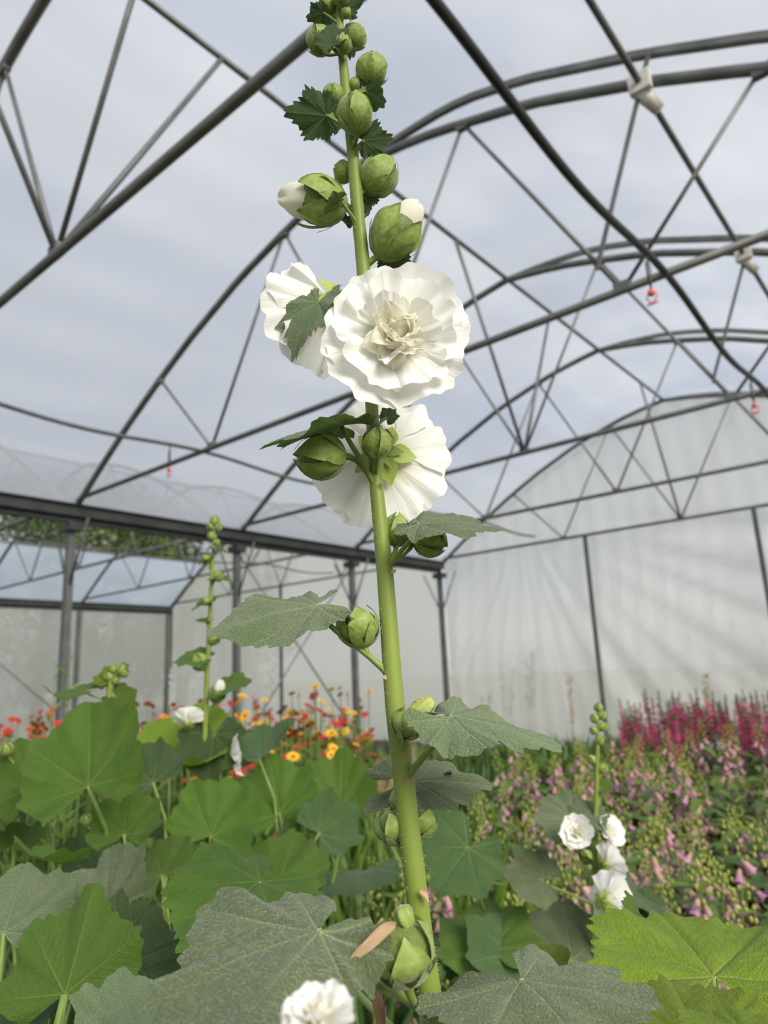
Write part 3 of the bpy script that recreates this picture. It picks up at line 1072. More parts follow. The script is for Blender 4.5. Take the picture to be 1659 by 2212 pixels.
# fine bristles along the stem
hb_ = MB()
hr = random.Random(3)
for i in range(2600):
    k = hr.randrange(8, len(spc) - 8)
    t = hr.random()
    p = spc[k].lerp(spc[k + 1], t)
    ax = (spc[k + 1] - spc[k]).normalized()
    x = ax.cross(HF).normalized()
    y = ax.cross(x)
    a = hr.uniform(0, 2 * PI)
    dr = x * math.cos(a) + y * math.sin(a)
    b0 = p + dr * src[k] * 0.97
    tip = b0 + (dr + ax * hr.uniform(-0.5, 0.5)) * hr.uniform(0.0012, 0.0026)
    sd_ = ax * 0.00007
    n0 = len(hb_.v)
    hb_.v += [b0 - sd_, b0 + sd_, tip]
    hb_.f.append((n0, n0 + 1, n0 + 2))
ho = add('stem_bristles', hb_.mesh('bristles', M['hair'], False), stem_o)
ho['kind'] = 'stuff'

def stipule(py, dx, size=9, lean=(0.5, 0.5, 0.6)):
    p = stem_at(py)
    m = pxm(830, py, D0)
    r = 0
    for (a, b) in zip(STEM, STEM[1:]):
        if a[1] <= py <= b[1]:
            r = a[2] * 0.5
    b0 = p + hv(dx * r * m * 0.75, 0, r * m * 0.75)
    mb = MB().blade(b0, b0 + hv(lean[0], lean[1], lean[2]).normalized() * size * m * 2.2, hv(0.2, 0.3, 1), size * m * 1.4, -0.25)
    add('stipule', mb.mesh('stipule', M['dry'], False), main)
for py, dx, sz, ln in ((1062, 0.2, 9, (0.4, 0.6, 0.4)), (1465, -0.8, 7, (-.6, .3, .3)), (1700, 0.1, 12, (0.2, .7, .3)), (320, 0.2, 6, (.1, .6, .4)), (2190, 0.2, 13, (0, .8, .3)), (125, -1, 6, (-.9, .1, .2)), (1240, 1, 7, (.7, .2, .3))):
    stipule(py, dx, sz, ln)

def B(px, py, r, ax, kind='closed', root=None, dd=0.0, spin=0.3, bracts=7):
    c = V(px, py, D0 + dd)
    rp = None
    if root is not None:
        rp = stem_at(root) if not isinstance(root, tuple) else V(root[0], root[1], D0 + (root[2] if len(root) > 2 else 0))
    return make_bud(main, c, hv(*ax), r * (1.1 if py < 520 else 1.0) * pxm(px, py, D0 + dd), kind, rp, spin, bracts=bracts)
B(707, 14, 17, (-.3, 1, .1), 'closed', 55, 0.0, 0.1)
B(738, -8, 15, (.1, 1, .2), 'closed', 20, -0.01)
B(748, 28, 9, (.5, .8, .2), 'closed', 50, -0.005, bracts=5)
B(691, 88, 24, (-.35, 1, .15), 'closed', 118, 0.0, 0.5)
B(741, 95, 16, (.1, 1, .35), 'closed', 130, -0.013, 0.2)
B(765, 80, 22, (.35, 1, -.2), 'closed', 128, 0.014, 0.0)
B(803, 152, 28, (.25, 1, .1), 'closed', 208, -0.002, 0.6)
B(767, 184, 12, (.2, 1, .1), 'closed', 212, 0.0, 0.1, 6)
B(720, 206, 19, (-.1, 1, .1), 'closed', 258, 0.0, 0.7)
B(716, 262, 20, (-.4, .6, -.6), 'closed', 275, 0.012, 0.2)
B(768, 246, 32, (-.02, .95, .45), 'closed', 325, -0.020, 0.35)
B(743, 371, 19, (-.5, .7, -.3), 'closed', 405, 0.010, 0.3)
B(817, 380, 35, (.55, .55, .05), 'closed', 425, 0.004, 0.9)
B(688, 437, 44, (-1.0, .10, .12), 'open', 492, 0.002, 0.2)
B(853, 505, 44, (.62, .75, .12), 'open', 580, -0.004, 0.5)
B(815, 955, 31, (.05, .75, .75), 'closed', 1040, -0.022, 0.35)
B(694, 985, 46, (-1.0, -.02, .25), 'closed', 1050, -0.010, 0.1)
B(858, 1146, 30, (.12, 1, .15), 'closed', 1236, 0.006, 0.2)
B(905, 1150, 28, (.45, .8, -.2), 'closed', 1235, 0.010, 0.2)
B(928, 1168, 32, (.62, -.35, .3), 'closed', 1232, 0.0, 0.4)
B(775, 1352, 42, (-.22, .95, -.05), 'pod', 1462, -0.002, 0.2)
B(882, 1562, 32, (.30, .85, .35), 'pod', 1690, -0.012, 0.5)
B(848, 1782, 36, (-.30, .9, .1), 'pod', 1862, 0.008, 0.2)
B(913, 1775, 30, (.35, .9, -.2), 'pod', 1862, 0.014, 0.3)
B(866, 1728, 22, (-.15, 1, -.4), 'closed', 1820, 0.016, 0.3)
B(868, 2050, 64, (-.10, .92, .30), 'pod', (935, 2205), -0.050, 0.3, 8)

# spent flower twisted above its pod
def spent(px, py, tx, ty, w, d, seedv, mat, label, parent=main):
    a, b = V(px, py, d), V(tx, ty, d)
    r_ = random.Random(seedv)
    m = pxm(px, py, d)
    ax = (b - a)
    x = ax.cross(HF).normalized()
    y = ax.normalized().cross(x)
    mb = MB()
    nu, nv = 20, 10
    for j in range(nv + 1):
        t = j / nv
        for i in range(nu):
            an = 2 * PI * i / nu + t * 1.6
            rr = w * m * (0.5 + 0.55 * math.sin(PI * (0.15 + 0.75 * t))) * (1 + 0.22 * math.sin(5 * an + t * 3) + 0.10 * math.sin(11 * an)) * (0.75 if j == nv else 1)
            mb.v.append(a + ax * t + (x * math.cos(an) + y * math.sin(an)) * rr)
    for j in range(nv):
        for i in range(nu):
            i2 = (i + 1) % nu
            mb.f.append((j * nu + i, j * nu + i2, (j + 1) * nu + i2, (j + 1) * nu + i))
    mb.f.append(tuple(nv * nu + i for i in range(nu)))
    o = add('spent_flower', mb.mesh('spent', mat), parent)
    o['label'] = label
M['spent'] = mat_plain('spent_petal', (0.42, 0.50, 0.10), (0.52, 0.56, 0.20), 0.6, 0, 60, 0.5, 0.3)
spent(888, 1548, 935, 1512, 17, D0 - 0.012, 1, M['spent'], 'twisted yellow green spent flower')
spent(880, 2005, 866, 1958, 20, D0 - 0.05, 2, M['sepal'], 'furled green calyx tip')

def Lf(bx, by, tx, ty, nrm, mat, seed, root=None, db=0.0, dt=0.0, pr=0.0013, **kw):
    if seed <= 14:
        kw.setdefault('reach', (1, .74, .52, .40))
        kw['lobe'] = 0.20
        kw.setdefault('phimax', 148)
        kw.setdefault('droop', .35)
        kw.setdefault('wav', .07)
    rp = None
    if root is not None:
        rp = stem_at(root) if not isinstance(root, tuple) else V(root[0], root[1], D0 + (root[2] if len(root) > 2 else 0))
    return make_leaf(main, V(bx, by, D0 + db), V(tx, ty, D0 + dt), hv(*nrm), M[mat], seed, rp, pr=pr, **kw)
# small dark leaves among the upper buds, seen from below
Lf(700, 28, 660, 42, (-.2, .7, -.6), 'leaf_dark', 1, 55, -.004, 0.0, .0009, nr=12, na=80, lobe=.3, teeth=.06)
Lf(748, 18, 778, 8, (.2, .7, -.6), 'leaf_dark', 2, 45, -.006, 0.0, .0009, nr=12, na=80, lobe=.3, teeth=.06)
Lf(716, 98, 712, 42, (-.1, .3, .9), 'leaf_dark', 3, 128, -.016, -.016, .0010, nr=14, na=90, lobe=.25, teeth=.06, fold=.25)
Lf(756, 108, 772, 126, (.3, .6, -.7), 'leaf_dark', 4, 128, .012, .012, .0009, nr=12, na=80, lobe=.3, teeth=.06)
Lf(706, 250, 618, 243, (-.1, .65, -.75), 'leaf_dark', 5, 285, -.004, -.006, .0012, lobe=.40, teeth=.06)
Lf(790, 198, 842, 230, (.3, .6, -.7), 'leaf_dark', 6, 215, 0, 0, .0010, nr=14, na=90, lobe=.3, teeth=.06)
Lf(786, 304, 852, 298, (.05, .55, -.8), 'leaf_dark', 7, 330, -.010, -.008, .0011, lobe=.32, teeth=.06)
Lf(735, 432, 688, 452, (-.35, .85, .35), 'leaf_grey', 8, 492, -.014, -.016, .0012, lobe=.3, teeth=.06, fold=.35)
Lf(790, 420, 802, 476, (.4, .3, -.8), 'leaf_dark', 9, 470, .012, .014, .0011, lobe=.3, teeth=.06)
Lf(752, 470, 750, 498, (-.6, .3, -.7), 'leaf_dark', 10, 480, .012, .012, .0009, nr=12, na=80, teeth=.06)
Lf(838, 548, 905, 580, (.2, .6, -.75), 'leaf_dark', 11, 585, .006, .002, .0012, lobe=.4, teeth=.06)
Lf(688, 652, 612, 765, (-.55, .25, .8), 'leaf_grey', 12, (760, 640, 0.01), -.010, -.018, .0014, lobe=.30, teeth=.06, fold=.15, droop=.25, wav=.03)
Lf(738, 920, 560, 936, (-.05, 1, .08), 'leaf_grey', 13, 1062, -.018, -.05, .0017, lobe=.25, teeth=.05, droop=.15, wav=.05, fold=-.10)
Lf(835, 905, 852, 880, (.3, .5, -.8), 'leaf_dark', 14, 930, .010, .014, .001, nr=12, na=80)
Lf(905, 1130, 1112, 1108, (.10, .88, .46), 'leaf_grey', 15, 1238, -.022, -.03, .0015, lobe=.12, teeth=.028, droop=.25, wav=.035, fold=-.12, reach=(1, .62, .42, .30))
Lf(683, 1306, 440, 1345, (-.05, .86, .50), 'leaf_grey', 16, 1470, -.012, -.045, .0017, lobe=.12, teeth=.028, droop=.2, wav=.05, fold=-.10, reach=(1, .66, .45, .36))
Lf(976, 1546, 1230, 1582, (.08, .95, .30), 'leaf_grey', 17, 1695, -.030, -.05, .0019, lobe=.12, teeth=.028, droop=.25, wav=.075, fold=-.20, reach=(1, .60, .46, .42))
leaf6 = Lf(893, 1688, 1072, 1672, (.05, .90, .40), 'leaf_grey', 18, 1698, .040, .040, .0019, lobe=.12, teeth=.028, droop=.35, wav=.06, reach=(1, .66, .58, .74))
Lf(690, 2012, 475, 2235, (-.03, .86, .46), 'leaf_grey', 19, (940, 2212), -.080, -.155, .0021, nr=34, na=220, lobe=.12, teeth=.028, droop=.32, wav=.085, fold=-.20, reach=(1, .98, .86, .68), phimax=168, quilt=.014, neg=.50)
Lf(1128, 2118, 1300, 2240, (.06, .90, .38), 'leaf_grey', 20, (960, 2380), -.03, -.10, .0021, nr=26, na=170, lobe=.12, teeth=.028, droop=.35, wav=.06, fold=-.10, reach=(1, .9, .78, .70))
Lf(560, 1905, 400, 2020, (-.02, .80, .58), 'leaf_mid', 21, (930, 2330), .20, .12, .002, nr=20, na=130, lobe=.12, teeth=.035, droop=.3, wav=.05)
# dry scraps by the lowest pod
def scrap(pts, w, d, label, name='dry_leaf', parent=main, mat='dry'):
    mb = MB()
    r_ = random.Random(5)
    n = len(pts)
    for i, (x, y) in enumerate(pts):
        m = pxm(x, y, d)
        p = V(x, y, d)
        for s in (-1, -0.3, 0.4, 1):
            mb.v.append(p + hv(s * w[i] * m * 0.3, s * w[i] * m, r_.uniform(-1, 1) * w[i] * m * 0.5))
    for i in range(n - 1):
        for k in range(3):
            a = i * 4 + k
            mb.f.append((a, a + 1, a + 5, a + 4))
    o = add(name, mb.mesh('scrap', M[mat]), parent)
    o['label'] = label
    md = o.modifiers.new('thick', 'SOLIDIFY')
    md.thickness = 0.0004
    s2 = o.modifiers.new('sub', 'SUBSURF')
    s2.levels = s2.render_levels = 2
scrap([(855, 2000), (835, 2008), (810, 2025), (785, 2050), (762, 2068), (748, 2090), (738, 2130)], [8, 17, 21, 16, 14, 12, 5], D0 - 0.09, 'curled papery tan leaf margin')
scrap([(812, 2090), (806, 2125), (815, 2160), (822, 2190), (830, 2225)], [14, 22, 26, 24, 20], D0 + 0.03, 'crumpled brown dried husk', 'dried_husk', mat='bark_dry')
scrap([(905, 1925), (922, 1932), (926, 1950)], [5, 9, 4], D0 - 0.01, 'tan dried scrap on the stem', 'dried_husk')

# ------------------------------------------------------------------ flowers
def make_flower(plant, c, axis, rad, seed, spin=0.0, double=True, calyx=True, outer=6, flat=78, half=44, inner=1.0, hi=True, sepal=0.42):
    """axis points out of the open face; rad in metres"""
    rr = random.Random(seed)
    z = axis.normalized()
    mw = axis_frame(c, z, 1.0, spin)
    rec = MB()
    rec.ball((0, 0, -0.02 * rad), 0.10 * rad, 10, 6)
    fl = add('flower', rec.mesh('receptacle', M['calyx']), plant, mw)
    na, nr = (30, 14) if hi else (14, 7)
    def ring(n, length, tilt, mat, half, ruf, cup, curl, jit, z0, name='petal', ph=0.0):
        for k in range(n):
            me = petal_mesh(rr.randrange(1000), M[mat], half * rr.uniform(0.9, 1.1), 1.0, ruf, cup, na, nr, curl=curl * rr.uniform(0.5, 1.4))
            a = 2 * PI * (k + ph) / n + rr.uniform(-jit, jit)
            tl = math.radians(90 - tilt) + rr.uniform(-jit, jit) * 0.5
            m = mw @ Matrix.Translation((0, 0, z0 * rad + 0.004 * rad * k)) @ Matrix.Rotation(a, 4, 'Z') @ Matrix.Rotation(tl, 4, 'X') @ Matrix.Rotation(rr.uniform(-jit, jit), 4, 'Y') @ Matrix.Scale(length * rad * rr.uniform(0.94, 1.06), 4)
            add(name, me, fl, m)
    ring(outer, 1.0, flat, 'petal', half, 0.055, 0.12, 0.0, 0.07, 0.0)
    if double:
        ring(5, 0.88 * inner, flat - 5, 'petal', 40, 0.07, 0.14, 0.10, 0.18, 0.03, ph=0.5)
        ring(3, 0.66 * inner, flat - 20, 'petal', 34, 0.06, 0.16, 0.2, 0.3, 0.05, ph=0.2)
        for n, lo, hi_, t0, t1, zz in ((9, .44, .56, 50, 72, .07), (9, .38, .50, 30, 52, .12), (8, .32, .44, 8, 34, .16)):
            for k in range(n if hi else n // 2 + 1):
                me = spoon_mesh(rr.randrange(1000), M['petal_in'], rr.uniform(.32, .44), rr.uniform(.4, 1.5) * rr.choice((1, 1, 1, -.7)), .04)
                a = 2 * PI * k / n + rr.uniform(-.35, .35)
                tl = math.radians(90 - rr.uniform(t0, t1))
                m = mw @ Matrix.Translation((0, 0, zz * rad)) @ Matrix.Rotation(a, 4, 'Z') @ Matrix.Translation((0, .05 * rad, 0)) @ Matrix.Rotation(tl, 4, 'X') @ Matrix.Rotation(rr.uniform(-.7, .7), 4, 'Y') @ Matrix.Scale(rr.uniform(lo, hi_) * inner * rad, 4)
                add('inner_petal', me, fl, m)
    if calyx:
        for k in range(5):
            b0 = mw @ Vector((0, 0, -0.12 * rad))
            a = 2 * PI * (k + 0.5) / 5 + rr.uniform(-.1, .1)
            tip = mw @ Vector((math.cos(a) * sepal * rad, math.sin(a) * sepal * rad, -0.05 * rad))
            mid = mw @ Vector((math.cos(a) * sepal * 0.2 * rad, math.sin(a) * sepal * 0.2 * rad, -0.12 * rad))
            mb = MB().blade(mid, tip, -z, sepal * 0.62 * rad, 0.12, 6)
            add('sepal', mb.mesh('sepal', M['calyx']), fl)
        for k in range(6):
            a = 2 * PI * k / 6
            mid = mw @ Vector((0, 0, -0.16 * rad))
            tip = mw @ Vector((math.cos(a) * sepal * 0.62 * rad, math.sin(a) * sepal * 0.62 * rad, -0.17 * rad))
            add('bract', MB().blade(mid, tip, -z, sepal * 0.34 * rad, 0.1, 5).mesh('bract', M['sepal']), fl)
    return fl
def ped_to(parent, a, b, r, mat='stem'):
    L_ = (b - a).length
    pts = bez(a, a + (b - a) * 0.4 + UP * L_ * 0.15, b + (a - b) * 0.3, b, 7)
    add('pedicel', MB().tube(pts, r, 8).mesh('pedicel', M[mat]), parent)
c1 = V(852, 738, D0 - 0.038)
f1 = make_flower(main, c1, hv(.10, -.02, 1), 170 * pxm(852, 738, D0 - 0.038), 11, 0.4)
f1['label'] = 'wide open double white flower facing the viewer'
ped_to(f1, stem_at(800), c1 + hv(0, 0, -.008), 0.0022)
c2 = V(718, 660, D0 + 0.012)
f2 = make_flower(main, c2, hv(-.80, -.10, -.62), 156 * pxm(700, 660, D0), 12, 0.2, inner=.8, flat=60)
f2['label'] = 'white flower turned away to the left'
ped_to(f2, stem_at(690), c2 + hv(.012, 0, .004), 0.0022)
c3 = V(828, 985, D0 + 0.022)
f3 = make_flower(main, c3, hv(0, -.12, -1), 163 * pxm(828, 985, D0 + 0.02), 13, 0.1, inner=.8, sepal=.45)
f3['label'] = 'white flower seen from behind with its green calyx'
ped_to(f3, stem_at(1050, D0 + .004), c3 + hv(0, 0, .012), 0.0028)
low_root = gnd(720, 0.26)
lowp = thing('hollyhock', 'hollyhock whose cream double flower just peeks in at the bottom edge', 'hollyhock', low_root)
c4 = V(690, 2216, 0.25)
add('stem', MB().tube([low_root, low_root.lerp(c4, 0.5) + RH * 0.01, c4 - UP * 0.02], [0.006, 0.005, 0.004], 8).mesh('stem', M['stem']), lowp)
make_flower(lowp, c4, hv(-.05, .9, .35), 90 * pxm(690, 2220, 0.25), 14, 0.1, inner=1.1, flat=65)

# ------------------------------------------------------------------ fly resting on a leaf
from mathutils.bvhtree import BVHTree
_lm = MWD[leaf6.name]
_bt = BVHTree.FromPolygons([_lm @ v.co for v in leaf6.data.vertices], [tuple(p_.vertices) for p_ in leaf6.data.polygons])
_q = ray(968, 1674).normalized()
_hit = _bt.ray_cast(CAM, _q)
fp = _hit[0] if _hit[0] is not None else V(966, 1640, D0 + 0.015)
_fn = _hit[1] if _hit[0] is not None else UP
if _fn.dot(_q) > 0:
    _fn = -_fn
fl_ = thing('fly', 'tiny black fly resting on a lower leaf of the central hollyhock', 'fly', fp)
fm = frame(fp, fp + (hv(-.8, .05, .3) - _fn * hv(-.8, .05, .3).dot(_fn)).normalized() * 0.0042, _fn)
add('thorax', MB().ball((0, 0.05, .28), 0.25, 10, 7, (.9, 1.2, .9)).mesh('thorax', M['fly']), fl_, fm)
add('abdomen', MB().ball((0, -.38, .25), 0.27, 10, 7, (.9, 1.3, .8)).mesh('abdomen', M['fly']), fl_, fm)
add('head', MB().ball((0, .42, .27), 0.17, 10, 7, (1.2, .8, 1)).mesh('head', M['fly']), fl_, fm)
for s in (-1, 1):
    add('wing', MB().blade((s * .1, 0.1, .45), (s * .38, -.85, .4), Vector((0, 0, 1)), .34).mesh('wing', M['fly']), fl_, fm)
    for k in range(3):
        add('leg', MB().tube([(s * .15, .2 - .15 * k, .2), (s * .45, .35 - .3 * k, .3), (s * .62, .42 - .42 * k, 0)], .03, 5).mesh('leg', M['fly']), fl_, fm)

# ------------------------------------------------------------------ hollyhocks around it
def HL(plant, bx, by, tx, ty, d, dt, nrm, mat, seed, crown, pr=0.003, **kw):
    kw.setdefault('nr', 16)
    kw.setdefault('na', 110)
    kw.setdefault('lobe', 0.12)
    kw.setdefault('wav', 0.05)
    kw.setdefault('teeth', 0.025)
    if seed > 60:
        kw.setdefault('cup', .08)
        kw.setdefault('phimax', 154)
    elif seed > 30:
        kw.setdefault('cup', (.22, .38, .30, .45)[seed % 4])
        kw.setdefault('phimax', (150, 132, 140, 126)[seed % 4])
        kw.setdefault('droop', .12)
        kw['wav'] = max(kw['wav'], .075)
    return make_leaf(plant, V(bx, by, d), V(tx, ty, d + dt), hv(*nrm), M[mat], seed, crown, pr=pr, **kw)
def shared(matn, n, s0, **kw):
    return [leaf_mesh(s0 + i, M[matn], nr=9, na=64, lobe=0.13, wav=0.06, droop=0.35, teeth=0.02, **kw) for i in range(n)]
LS = {'leaf_mid': shared('leaf_mid', 4, 100), 'leaf_dark': shared('leaf_dark', 2, 120), 'leaf_bright': shared('leaf_bright', 2, 140), 'leaf_grey': shared('leaf_grey', 2, 160)}
def fill(plant, base, n, z0, z1, spread, size, seed, mats=('leaf_mid', 'leaf_mid', 'leaf_dark')):
    r_ = random.Random(seed)
    for i in range(n):
        a = r_.uniform(0, 2 * PI)
        z = z0 + (z1 - z0) * (i + 0.5) / n
        k = math.sqrt(r_.random())
        b = base + Vector((math.cos(a) * spread * k, math.sin(a) * spread * k, z))
        out = Vector((math.cos(a), math.sin(a), 0))
        s = size * r_.uniform(0.7, 1.2)
        t = b + (out + UP * r_.uniform(-0.25, 0.25)).normalized() * s
        nrm = (UP + out * r_.uniform(0.0, 0.5) + hv(r_.uniform(-.2, .2), 0, r_.uniform(0, .5)))
        mt = r_.choice(mats)
        make_leaf(plant, b, t, nrm, None, 0, base + UP * max(0.03, z * 0.25), me=r_.choice(LS[mt]), pr=0.0028)

def small_stem(plant, pix, d, w):
    pts = [V(x, y, d) for x, y in pix]
    rad = [w[i] * .5 * pxm(pix[i][0], pix[i][1], d) for i in range(len(pix))]
    add('stem', MB().tube(catmull(pts), [rad[min(len(rad) - 1, i // 4)] for i in range(len(catmull(pts)))], 8).mesh('stem', M['stem']), plant)
def PB(plant, px, py, r, ax, d, kind='closed', root=None):
    return make_bud(plant, V(px, py, d), hv(*ax), r * pxm(px, py, d), kind, V(root[0], root[1], d) if root else None, 0.3, bracts=5)

# the tall spire left of centre
d = 1.45
b0 = gnd(440, d)
p = thing('hollyhock', 'slender hollyhock spire with broad leaves, left of the central hollyhock', 'hollyhock', b0)
small_stem(p, [(464, 1125), (460, 1200), (456, 1280), (452, 1360), (448, 1440), (445, 1520), (442, 1600), (438, 1800), (436, 2100)], d, [6, 8, 9, 10, 11, 12, 13, 14, 16])
add('stem', MB().tube([V(436, 2100, d), b0], 0.009, 8).mesh('stem', M['stem']), p)
for x, y, r, ax in ((464, 1126, 10, (0, 1, .2)), (455, 1137, 8, (-.6, .6, .2)), (472, 1140, 8, (.6, .6, .2)), (458, 1158, 9, (-.2, 1, .2)), (468, 1172, 7, (.5, .7, .1)), (446, 1208, 10, (-.7, .5, .2)), (472, 1245, 10, (.7, .4, .2)), (446, 1298, 9, (-.6, .6, .1)), (462, 1380, 12, (.3, .8, .3)), (432, 1430, 17, (-.3, .8, .3))):
    PB(p, x, y, r, ax, d, 'closed', (458 - (y - 1200) * .03, y + 22))
PB(p, 470, 1498, 17, (.35, .9, .2), d, 'open', (446, 1545))
for bx, by, tx, ty, n, s in ((462, 1185, 492, 1192, (.2, .9, .2), .5), (452, 1205, 425, 1220, (0, .9, .3), .5), (466, 1250, 500, 1252, (0, .9, .3), .5), (450, 1300, 408, 1318, (-.1, .9, .3), 1), (466, 1378, 490, 1375, (0, .9, .4), .5), (432, 1422, 370, 1428, (-.1, .85, .4), 1), (484, 1485, 548, 1466, (.1, .85, .4), 1), (446, 1340, 420, 1338, (0, .9, .3), 1)):
    HL(p, bx, by, tx, ty, d, 0, n, 'leaf_mid', int(bx), V(452, by + 25, d), 0.0018, nr=10, na=64)
HL(p, 366, 1652, 452, 1582, d, .16, (0, .93, .34), 'leaf_bright', 31, b0 + UP * .3)
HL(p, 462, 1588, 450, 1690, d, -.03, (0, .15, .95), 'leaf_dark', 32, b0 + UP * .3)
HL(p, 455, 1806, 512, 1692, d - .1, .06, (.05, .45, .9), 'leaf_mid', 33, b0 + UP * .3)
HL(p, 604, 1756, 588, 1655, d + .1, .08, (0, .45, .9), 'leaf_mid', 34, b0 + UP * .3)
HL(p, 735, 1740, 745, 1640, d + .2, .08, (-.1, .5, .85), 'leaf_mid', 35, b0 + UP * .3)
HL(p, 600, 1905, 640, 1820, d - .1, .1, (0, .7, .7), 'leaf_mid', 36, b0 + UP * .2)
HL(p, 690, 1800, 760, 1760, d, .06, (.1, .5, .8), 'leaf_dark', 37, b0 + UP * .3)
HL(p, 360, 1800, 390, 1745, d, .06, (.1, .5, .8), 'leaf_dark', 38, b0 + UP * .3)
HL(p, 560, 1640, 470, 1660, d + .1, .1, (0, .8, .4), 'leaf_dark', 39, b0 + UP * .3)
HL(p, 640, 1870, 560, 1850, d, 0, (0, .6, .7), 'leaf_dark', 40, b0 + UP * .2)
make_flower(p, V(405, 1566, d - .02), hv(-.1, .75, -.5), 42 * pxm(405, 1566, d), 21, hi=False, inner=.8, flat=55)
make_flower(p, V(492, 1632, d - .01), hv(.85, .1, -.2), 52 * pxm(492, 1632, d), 22, hi=False, inner=.8, flat=62)
fill(p, b0 + hv(0, 0, .1), 8, .15, .75, .22, .12, 1)

# plant at the left with a young bright top
d = 1.12
b0 = gnd(200, d)
p = thing('hollyhock', 'hollyhock with young bright tip and large cupped leaves, at the left edge', 'hollyhock', b0)
small_stem(p, [(243, 1440), (238, 1480), (234, 1520), (230, 1600), (226, 1750), (222, 2100)], d, [10, 12, 13, 14, 15, 17])
add('stem', MB().tube([V(222, 2100, d), b0], 0.007, 8).mesh('stem', M['stem']), p)
for x, y, r, ax in ((262, 1446, 11, (.4, .8, .2)), (246, 1445, 9, (0, 1, .2)), (270, 1455, 8, (.7, .5, .2)), (236, 1462, 9, (-.4, .8, .2)), (250, 1470, 8, (.3, .8, .4)), (228, 1530, 8, (-.5, .8, .1))):
    PB(p, x, y, r, ax, d, 'closed', (238, y + 25))
for bx, by, tx, ty, n, mt in ((226, 1468, 202, 1462, (0, .6, .7), 'leaf_bright'), (236, 1455, 222, 1440, (-.2, .5, .8), 'leaf_bright'), (250, 1505, 292, 1525, (.3, .5, .8), 'leaf_mid'), (185, 1492, 120, 1500, (0, .9, .3), 'leaf_mid'), (260, 1450, 278, 1436, (.3, .6, .7), 'leaf_bright'), (225, 1475, 215, 1490, (-.3, .5, .8), 'leaf_bright')):
    HL(p, bx, by, tx, ty, d, 0, n, mt, int(bx) + 3, V(234, by + 25, d), 0.0016, nr=10, na=64)
HL(p, 190, 1698, 205, 1542, d - .10, .07, (-.05, .22, .97), 'leaf_mid', 41, b0 + UP * .4)
HL(p, 268, 1802, 280, 1712, d - .05, .05, (.1, .35, .92), 'leaf_mid', 42, b0 + UP * .4)
HL(p, 128, 1862, 20, 1870, d - .2, -.05, (-.35, .75, .5), 'leaf_mid', 43, b0 + UP * .4 + hv(-.02, 0, .2))
HL(p, 60, 1702, 40, 1606, d, .05, (.1, .4, .9), 'leaf_mid', 44, b0 + UP * .4)
HL(p, 90, 1720, 30, 1640, d + .15, .05, (.5, .3, .8), 'leaf_dark', 45, b0 + UP * .4)
HL(p, 330, 1690, 270, 1640, d + .2, .05, (0, .6, .7), 'leaf_dark', 46, b0 + UP * .4)
HL(p, 30, 1830, 90, 1790, d + .1, .05, (0, .8, .4), 'leaf_mid', 47, b0 + UP * .4)
HL(p, 350, 1890, 330, 1830, d, .06, (.1, .6, .7), 'leaf_mid', 48, b0 + UP * .4)
HL(p, 200, 1900, 150, 1850, d + .1, .06, (.1, .6, .7), 'leaf_dark', 49, b0 + UP * .3)
PB(p, 186, 1770, 11, (0, .8, .5), d - .05, 'closed', (200, 1800))
PB(p, 14, 1618, 13, (0, .8, .5), d, 'closed', (30, 1650))
fill(p, b0 + hv(-.1, 0, 0), 9, .15, .80, .22, .11, 2)

# nearest plant, lower left
d = 0.62
b0 = gnd(120, d)
p = thing('hollyhock', 'hollyhock with a big backlit veined leaf, in the lower left corner', 'hollyhock', b0)
HL(p, 140, 2148, 205, 1915, d, .03, (.12, .30, -.95), 'leaf_mid', 51, b0 + UP * .3, .0035, nr=24, na=150, lobe=.16, reach=(1, .95, .80, .45), phimax=128, cup=.12, wav=.06, sag=.03)
HL(p, 8, 2015, 52, 1888, d + .05, .06, (.3, .6, .75), 'leaf_grey', 52, b0 + UP * .3, .003, quilt=.03)
HL(p, 300, 2235, 400, 2150, d - .1, .06, (-.1, .7, .7), 'leaf_grey', 53, b0 + UP * .3, .003, quilt=.03)
HL(p, 60, 2220, 110, 2150, d + .1, .06, (-.1, .7, .7), 'leaf_dark', 54, b0 + UP * .3, .003)
HL(p, 270, 2075, 300, 1985, d + .1, .06, (.6, .4, .7), 'leaf_dark', 55, b0 + UP * .3, .003, quilt=.03)
HL(p, 225, 1970, 120, 1940, d + .16, .05, (0, .7, .7), 'leaf_grey', 56, b0 + UP * .3, .003, quilt=.03)
HL(p, 350, 2100, 430, 2060, d + .3, .05, (0, .6, .7), 'leaf_dark', 57, b0 + UP * .3, .003)
fill(p, b0 + hv(0, 0, -.2), 8, .1, .6, .2, .09, 3, ('leaf_dark', 'leaf_mid'))

# white flowered plant right of centre
d = 1.30
b0 = gnd(1290, d)
p = thing('hollyhock', 'hollyhock with white flowers low on its stem, among the pink flowers right of centre', 'hollyhock', b0)
small_stem(p, [(1293, 1530), (1291, 1600), (1289, 1680), (1287, 1760), (1285, 1850), (1284, 1950), (1283, 2150)], d, [7, 9, 10, 11, 12, 13, 14])
add('stem', MB().tube([V(1283, 2150, d), b0], 0.007, 8).mesh('stem', M['stem']), p)
for x, y, r, ax in ((1293, 1528, 9, (0, 1, .2)), (1300, 1545, 9, (.4, .8, .2)), (1284, 1552, 9, (-.5, .8, .2)), (1302, 1570, 9, (.6, .6, .2)), (1282, 1578, 8, (-.6, .6, .2)), (1296, 1600, 9, (.4, .6, .4)), (1278, 1640, 9, (-.6, .6, .2)), (1302, 1660, 10, (.6, .6, .3)), (1265, 1850, 14, (-.5, .8, .3)), (1300, 1880, 14, (.4, .6, .5)), (1298, 1930, 13, (.4, .6, .5))):
    PB(p, x, y, r, ax, d, 'closed', (1289, y + 24))
